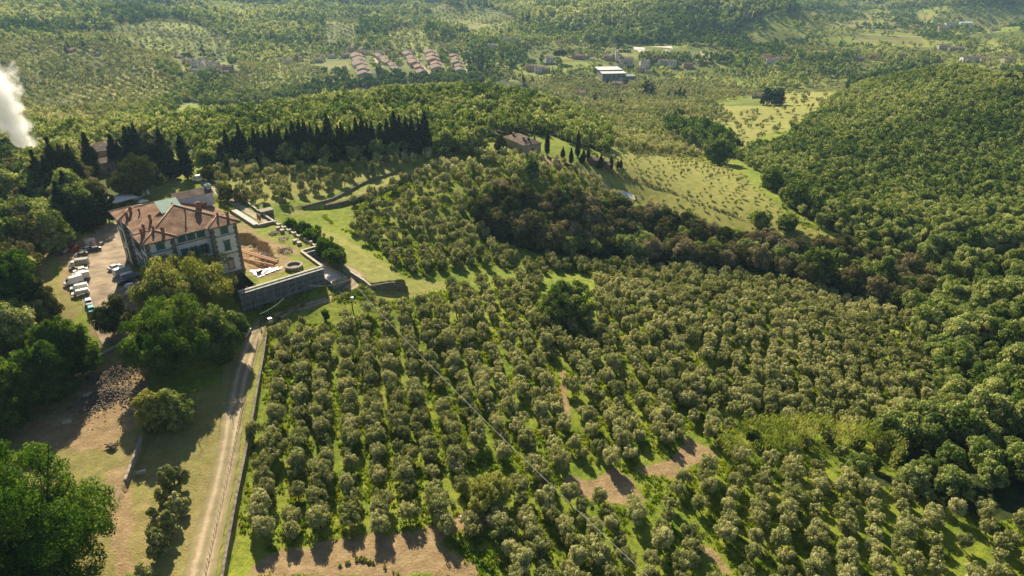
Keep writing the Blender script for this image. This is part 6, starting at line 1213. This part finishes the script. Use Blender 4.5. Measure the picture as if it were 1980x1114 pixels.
for i, (x, yt) in enumerate(ROWX):
    yb = float(np.interp(x, [432, 640, 828], [320, 308, 290])); lb = 'tall dark cypress in the long dense row on the ridge'
    if i == 0: lb = 'shorter cypress at the left end of the long dense row'
    if i == len(ROWX) - 1: lb = 'tall cypress at the right end of the long dense row'
    if x == 640: lb = 'broad pointed cypress standing out in the middle of the long row'
    if x == 766: lb = 'highest cypress near the right end of the long row'
    if x not in (432, 640, 766, 824): lb = f'dark ridge row cypress {["in the left third", "left of the broad one", "right of the broad one", "in the right third"][min(3, int((x - 432) / 99))]}' + (', taller than its neighbours' if yt < min(ROWX[i - 1][1], ROWX[(i + 1) % len(ROWX)][1]) else '')
    cypress(x, yt, yb, lb, 'cypresses in the long row', 1.2 if x not in (640, 766, 824) else 1.5)
for i, x in enumerate(range(438, 820, 13)):
    cypress(x + random.uniform(-3, 3), float(np.interp(x, [432, 820], [270, 248])) + random.uniform(-6, 8), float(np.interp(x, [432, 640, 828], [312, 300, 284])), 'cypress filling the shadowed back of the long dense row', 'cypresses at the back of the long row', 1.2)
LEFTC = [(92, 290, 395, 'slim cypress beside the smoke plume'), (122, 265, 372, 'tall cypress right of the smoke'), (140, 279, 375, 'dark cypress second right of the smoke'), (156, 278, 372, 'dark cypress third right of the smoke'), (185, 255, 345, 'slender leaning cypress in front of the hidden outbuilding'), (229, 258, 330, 'tall cypress right of the hidden outbuilding'), (239, 274, 330, 'shorter cypress beside the tall one at the outbuilding'), (262, 243, 335, 'pointed cypress left of the great dark conifer'), (271, 245, 335, 'second pointed cypress left of the great dark conifer'), (279, 239, 335, 'highest pointed cypress at the great dark conifer'), (325, 246, 338, 'cypress right of the great dark conifer'), (364, 258, 346, 'lone slim cypress right of the conifer group'), (132, 350, 440, 'dark cypress low in the shade left of the tall trees'), (112, 300, 400, 'dark cypress behind the shaded bushes'), (166, 305, 390, 'cypress crowded among the tall dark trees'), (145, 330, 420, 'cypress deep in the shaded group left of the villa'), (98, 318, 410, 'cypress at the left of the shaded group')]
for x, yt, yb, lb in LEFTC: cypress(x, yt, yb, lb, None, 1.5)
# wide dark conifers
for i, (x, yt, yb, w, lb) in enumerate([(302, 246, 352, 62, 'great broad dark conifer behind the brown oak'), (335, 262, 352, 40, 'broad dark conifer right of the great one'), (182, 322, 450, 46, 'tall ragged dark conifer left of the villa roof, nearer one'), (212, 312, 436, 42, 'tall ragged dark conifer touching the white canopy'), (62, 352, 425, 40, 'dark conifer under the smoke plume'), (155, 350, 452, 40, 'dark conifer left of the tall ragged pair'), (250, 285, 345, 34, 'dark conifer behind the hidden outbuilding')]):
    one_tree('conifer', 'conifer', x, yt, yb, w, F_CYP, M_BARK, lb, seed=760 + i, nc=90, per=130, trunk=.08, cr=1.3)
FARMC = [(1022, 264, 295), (1033, 263, 292), (1058, 250, 300), (1088, 283, 310), (1104, 285, 317), (1117, 252, 303), (1123, 298, 320), (1128, 288, 312), (1137, 286, 310), (1154, 298, 312), (1156, 310, 326), (1161, 298, 326), (1181, 300, 328), (1194, 310, 325), (1200, 308, 325)]
for i, (x, yt, yb) in enumerate(FARMC):
    cypress(x, yt, yb, ['slim cypress at the right corner of the farmhouse', 'second slim cypress right of the farmhouse', 'tall slim cypress third right of the farmhouse', 'short cypress above the parterre', 'dark full cypress between parterre and slope path', 'tallest slim cypress of the line below the farmhouse', 'small cypress at the foot of the tall one', 'cypress just right of the tallest slim one', 'short cypress last before the gap in the line', 'cypress left behind the brick shed', 'short cypress in front of the brick shed', 'cypress right of the brick shed', 'cypress between the two sheds and the meadow', 'small cypress second from the end of the line', 'small cypress at the right end of the line'][i], 'cypresses below the farmhouse', .8)
FC = [(173, 28, 50), (132, 82, 96), (130, 88, 108), (163, 74, 97), (263, 38, 48), (333, 0, 12), (394, 80, 112), (908, 110, 124), (914, 106, 124), (920, 112, 126), (925, 116, 140), (933, 114, 141), (942, 118, 142), (936, 108, 130), (872, 158, 170), (878, 155, 171), (885, 154, 172), (890, 157, 171), (1010, 24, 48), (1018, 28, 50), (1022, 25, 47), (996, 32, 48), (1009, 52, 70), (1026, 48, 66), (962, 52, 70), (968, 56, 72), (1012, 145, 163), (1030, 148, 160), (1174, 150, 168), (1151, 179, 200), (1200, 190, 205), (1245, 150, 186), (1251, 155, 185), (1257, 160, 186), (1263, 158, 184), (1293, 172, 192), (1305, 174, 190), (1314, 168, 194), (1321, 172, 194), (1374, 102, 126), (1404, 22, 40), (1412, 18, 38), (1424, 16, 38), (1432, 20, 40), (1440, 22, 42), (1457, 24, 42), (1468, 30, 46)]
for x, yt, yb in FC: cypress(x, yt, yb, 'dark cypress pricking up among the far fields and houses', 'far cypresses of the valley', 1.6, True)
for i in range(11): cypress(1476 + i * 3.6, 170 + random.uniform(0, 9), 203, 'dark cypress in the tight clump beside the pale meadow', 'cypresses of the meadow clump', 1.9, True)
for i in range(9): cypress(1938 + i * 5, 140 + random.uniform(0, 8), 163, 'dark conifer in the tight group at the right edge behind the crest', 'dark conifers at the right edge', 1.9, True)
for i in range(16): cypress(1186 + i * 2.2, 95 + random.uniform(0, 2), 101, 'small dark cypress in the hedge line beside the nursery beds', 'hedge cypresses by the nursery', 1.2, True)
# poplar rows behind the church
POP = []
for i in range(3):
    P, t, tr = tmpl_broad(840 + i, 2, R=2.6, Hc=4.5, top=10.5); rng = np.random.default_rng(i); POP.append((mesh_crown('poplar_crown', P, t, F_WOOD), mesh_trunk('poplar_trunk', limbs(rng, 3, .25, 9, 1, 3, .02, 4), M_BARK)))
for (x0, x1, y) in ((1240, 1340, 112), (1374, 1480, 112), (1236, 1345, 117), (1380, 1470, 117)):
    for i in range(int((x1 - x0) / 7)):
        p = at(x0 + i * 7, y + random.uniform(-.6, .6)); r = empty('poplar_tree', tuple(p), random.random() * 6, 'small upright green tree in the planted rows of the valley', 'poplar', 'planted rows in the valley'); a, t = random.choice(POP); link_mesh('crown', a, r); link_mesh('trunk', t, r)
# cane thicket
def reeds():
    rng = np.random.default_rng(9); x, y, z = grid_points(100, 320, 1.15, .4, .4, rng=rng); px, py, d = proj(x, y, z); k = (zone(px, py) == 'reed') & (vnoise(x, y, 7, 73) > .3) & ~((px > 1610) & (px < 1720) & (py > 878)); x, y, z = x[k], y[k], z[k]; n = len(x)
    hump = (vnoise(x, y, 12, 71)) * 1.8; N = 18; ci = np.repeat(np.arange(n), N); M = len(ci)
    h = (3.6 + 1.6 * rng.random(M)) + hump[ci] * 1.6; zz = h * (.45 + .55 * rng.random(M)); c = np.stack([x[ci] + rng.normal(size=M) * .5, y[ci] + rng.normal(size=M) * .5, z[ci] + zz], 1)
    t = np.stack([rng.normal(size=M) * .45 + .35, rng.normal(size=M) * .45 - .2, np.ones(M)], 1); t /= np.linalg.norm(t, axis=1)[:, None]; b_ = np.cross(t, rng.normal(size=(M, 3))); b_ /= np.linalg.norm(b_, axis=1)[:, None]
    l = (.8 + .6 * rng.random(M))[:, None]; w = .11; P = np.stack([c - t * l / 2 - b_ * w, c - t * l / 2 + b_ * w, c + t * l / 2], 1)
    o = link_mesh('cane_thicket', np_mesh('cane_thicket', P.reshape(-1, 3), 3, [F_REED], None, np.clip(.1 + .75 * vnoise(c[:, 0], c[:, 1], 6, 75) + rng.normal(size=M) * .18, 0, 1))); tag(o, 'dense yellow-green thicket of tall canes between the two groves', 'canes', kind='stuff')
reeds()
for i, (x, y, w) in enumerate([(1400, 862, 26), (1450, 852, 30), (1510, 850, 24), (1560, 868, 26), (1600, 852, 34), (1655, 862, 30), (1700, 872, 34), (1738, 895, 30), (1690, 905, 26), (1480, 872, 22), (1625, 880, 24), (1745, 925, 30)]):
    one_tree('shrub_tree', 'shrub', x, y - w * .9, y + w * .35, w, F_WOOD if i % 3 else F_LIME, M_BARK, ['small', 'leafy', 'low', 'rounded'][i % 4] + (' green' if i % 3 else ' yellowish') + ' shrub in the cane thicket, ' + ['at its left tip', 'near its left tip', 'left of its middle', 'below its middle', 'on its upper middle', 'right of its middle', 'near its right end', 'at its right end', 'under its right part', 'on its lower left', 'above the dark hollow', 'right of the dark hollow'][i], 'shrubs in the cane thicket', 600 + i)
# rough grass and low bushes under and between the olives
def tufts():
    rng = np.random.default_rng(19); x, y, z = grid_points(60, 330, 1.25, .45, .2, rng=rng); px, py, d = proj(x, y, z); zn = zone(px, py); keep = (((zn == 'olive') | (zn == 'vine')) & (py > 330) | ((zn == '') & (px > 500) & (py > 560)))
    dm = np.zeros(len(x), bool)
    for p in DIRT + DRY: dm |= inpoly(px, py, p)
    keep &= ~dm & (vnoise(x, y, 6, 81) > .42); x, y, z = x[keep], y[keep], z[keep]; n = len(x); N = 12; ci = np.repeat(np.arange(n), N); M = len(ci)
    c = np.stack([x[ci] + rng.normal(size=M) * .35, y[ci] + rng.normal(size=M) * .35, z[ci] + .12 + rng.random(M) * .28], 1)
    t = rng.normal(size=(M, 3)); t[:, 2] = np.abs(t[:, 2]) + .5; t /= np.linalg.norm(t, axis=1)[:, None]; b_ = np.cross(t, rng.normal(size=(M, 3))); b_ /= np.linalg.norm(b_, axis=1)[:, None]
    s = (.18 + .2 * rng.random(M))[:, None]; P = np.stack([c - t * s - b_ * s * .7, c - t * s + b_ * s * .7, c + t * s * 1.2], 1)
    ti = np.clip(.35 + .6 * vnoise(c[:, 0], c[:, 1], 5, 82) + rng.normal(size=M) * .15, 0, 1)
    F = foliage('meadow_grass', [(0, (.05, .12, .012)), (.5, (.13, .22, .02)), (1, (.28, .31, .05))], .4)
    o = link_mesh('undergrowth', np_mesh('undergrowth', P.reshape(-1, 3), 3, [F], None, ti)); tag(o, 'tufted bright grass and weeds between the olive rows', 'grass', kind='stuff')
tufts()
def hedgerow_bushes():
    rng = np.random.default_rng(29)
    for pts, w, h, lb, fm, nm in (([at(700, 556), at(715, 570), at(722, 588)], 4, 1.6, 'scrubby dark bank of bushes below the lawn wall corner', F_WOOD, 'scrub_bank'), ([at(650, 578), at(680, 572), at(712, 560)], 4, 1.2, 'low green scrub on the bank beside the power pole', F_WOOD, 'scrub_bank'),
        ([at(1125, 312), at(1180, 335), at(1240, 352), at(1300, 372), at(1345, 392), at(1400, 410), at(1440, 425)], 1.6, 1.0, 'long dark reddish hedge line crossing the sunlit meadow', F_HOLM, 'hedge_line'),
        ([at(860, 1040), at(900, 1065), at(960, 1114)], 1.0, .7, 'line of low bushes beside the ploughed plot', F_BRIGHT, 'hedge_line'), ([at(645, 1098), at(700, 1082), at(745, 1096), at(770, 1114)], 1.0, .6, 'weedy strip splitting the bare soil plots', F_LIME, 'hedge_line'),
        ([at(1042, 300), at(1075, 312), at(1110, 325)], 3.0, .9, 'clipped dark parterre hedges below the farmhouse', F_CYP, 'parterre_hedge')):
        o = hedge(nm, pts, w, h, lb, fm, .3, 30, seed=int(pts[0].x) % 97)
hedgerow_bushes()
b = MB(); 
for i in range(60):
    s = random.uniform(.3, .8); b.box((random.gauss(0, 1.8), random.gauss(0, 1.2), s * .3), (s, s * .8, s * .6), random.random() * 3, 0, .7)
o = b.build('stone_heap', M_COPING); o.location = at(920, 1002); tag(o, 'pale heap of stones under the willow-like tree', 'stones', kind='stuff')
# ---------------------------------------------------------------- smoke
def smoke():
    base = at(58, 326); k = px_per_m(base); pts = []
    n = 9; b = MB(); P = []
    for i, (x, y, w) in enumerate([(72, 336, 34), (65, 318, 48), (57, 298, 56), (47, 274, 64), (35, 250, 72), (22, 224, 76), (8, 198, 80), (-8, 170, 82), (-24, 142, 84)]):
        q = Vector(pix(x, y, FPX / k)); P.append((q - base, w / k / 2 * 1.45))
    b.tube([tuple(p) for p, _ in P], [r for _, r in P], 20)
    m = bpy.data.materials.new('smoke'); m.use_nodes = True; nt = m.node_tree; nt.nodes.clear(); L = nt.links.new
    o = nt.nodes.new('ShaderNodeOutputMaterial'); v = nt.nodes.new('ShaderNodeVolumePrincipled'); L(v.outputs[0], o.inputs['Volume']); v.inputs['Color'].default_value = (.97, .97, .98, 1); v.inputs['Anisotropy'].default_value = .5
    tc = nt.nodes.new('ShaderNodeTexCoord'); nz = nt.nodes.new('ShaderNodeTexNoise'); nz.inputs['Scale'].default_value = .16; nz.inputs['Detail'].default_value = 5; nz.inputs['Roughness'].default_value = .55; L(tc.outputs['Object'], nz.inputs['Vector'])
    ax = (P[-1][0] - P[0][0]); Ln = ax.length; ax.normalize(); r0, r1 = P[0][1] / 1.45, P[-1][1] / 1.45
    def vm(op, a, b_=None):
        n = nt.nodes.new('ShaderNodeVectorMath'); n.operation = op
        for q, v_ in ((0, a), (1, b_)):
            if v_ is None: continue
            if hasattr(v_, 'is_output'): L(v_, n.inputs[q])
            else: n.inputs[q].default_value = v_
        return n
    def mt(op, a, b_=0.):
        n = nt.nodes.new('ShaderNodeMath'); n.operation = op
        for q, v_ in ((0, a), (1, b_)):
            if hasattr(v_, 'is_output'): L(v_, n.inputs[q])
            else: n.inputs[q].default_value = v_
        return n.outputs[0]
    rel = vm('SUBTRACT', tc.outputs['Object'], tuple(P[0][0])).outputs[0]; al = vm('DOT_PRODUCT', rel, tuple(ax)).outputs['Value']
    sc_ = nt.nodes.new('ShaderNodeVectorMath'); sc_.operation = 'SCALE'; sc_.inputs[0].default_value = tuple(ax); L(al, sc_.inputs['Scale'])
    dist = vm('LENGTH', vm('SUBTRACT', rel, sc_.outputs[0]).outputs[0]).outputs['Value']; rr = mt('ADD', mt('MULTIPLY', al, (r1 - r0) / Ln), r0); q1 = mt('SUBTRACT', 1.0, mt('DIVIDE', dist, rr))
    q2 = mt('ADD', q1, mt('MULTIPLY', mt('SUBTRACT', nz.outputs['Fac'], .5), 2.6)); q3 = mt('MULTIPLY', mt('MINIMUM', mt('MAXIMUM', q2, 0.), .6), .34); L(q3, v.inputs['Density'])
    ob = b.build('smoke_plume', m); ob.location = base; tag(ob, 'thick white smoke plume rising and drifting left behind the cypresses', 'smoke', kind='stuff')
smoke()
# ---------------------------------------------------------------- the air
b = MB(); zlo = float(GH.min()) - 1.5; b.bx(-5300, 5300, -60, 5320, zlo, max(float(GH.max()) + 30, 130))
m = bpy.data.materials.new('haze'); m.use_nodes = True; nt = m.node_tree; nt.nodes.clear(); o_ = nt.nodes.new('ShaderNodeOutputMaterial'); v = nt.nodes.new('ShaderNodeVolumePrincipled'); nt.links.new(v.outputs[0], o_.inputs['Volume'])
v.inputs['Color'].default_value = (.45, .72, 1, 1); v.inputs['Density'].default_value = .000065; v.inputs['Anisotropy'].default_value = .3
hz = b.build('haze', m); tag(hz, 'thin pale blue haze filling the valley air', 'haze', kind='stuff')
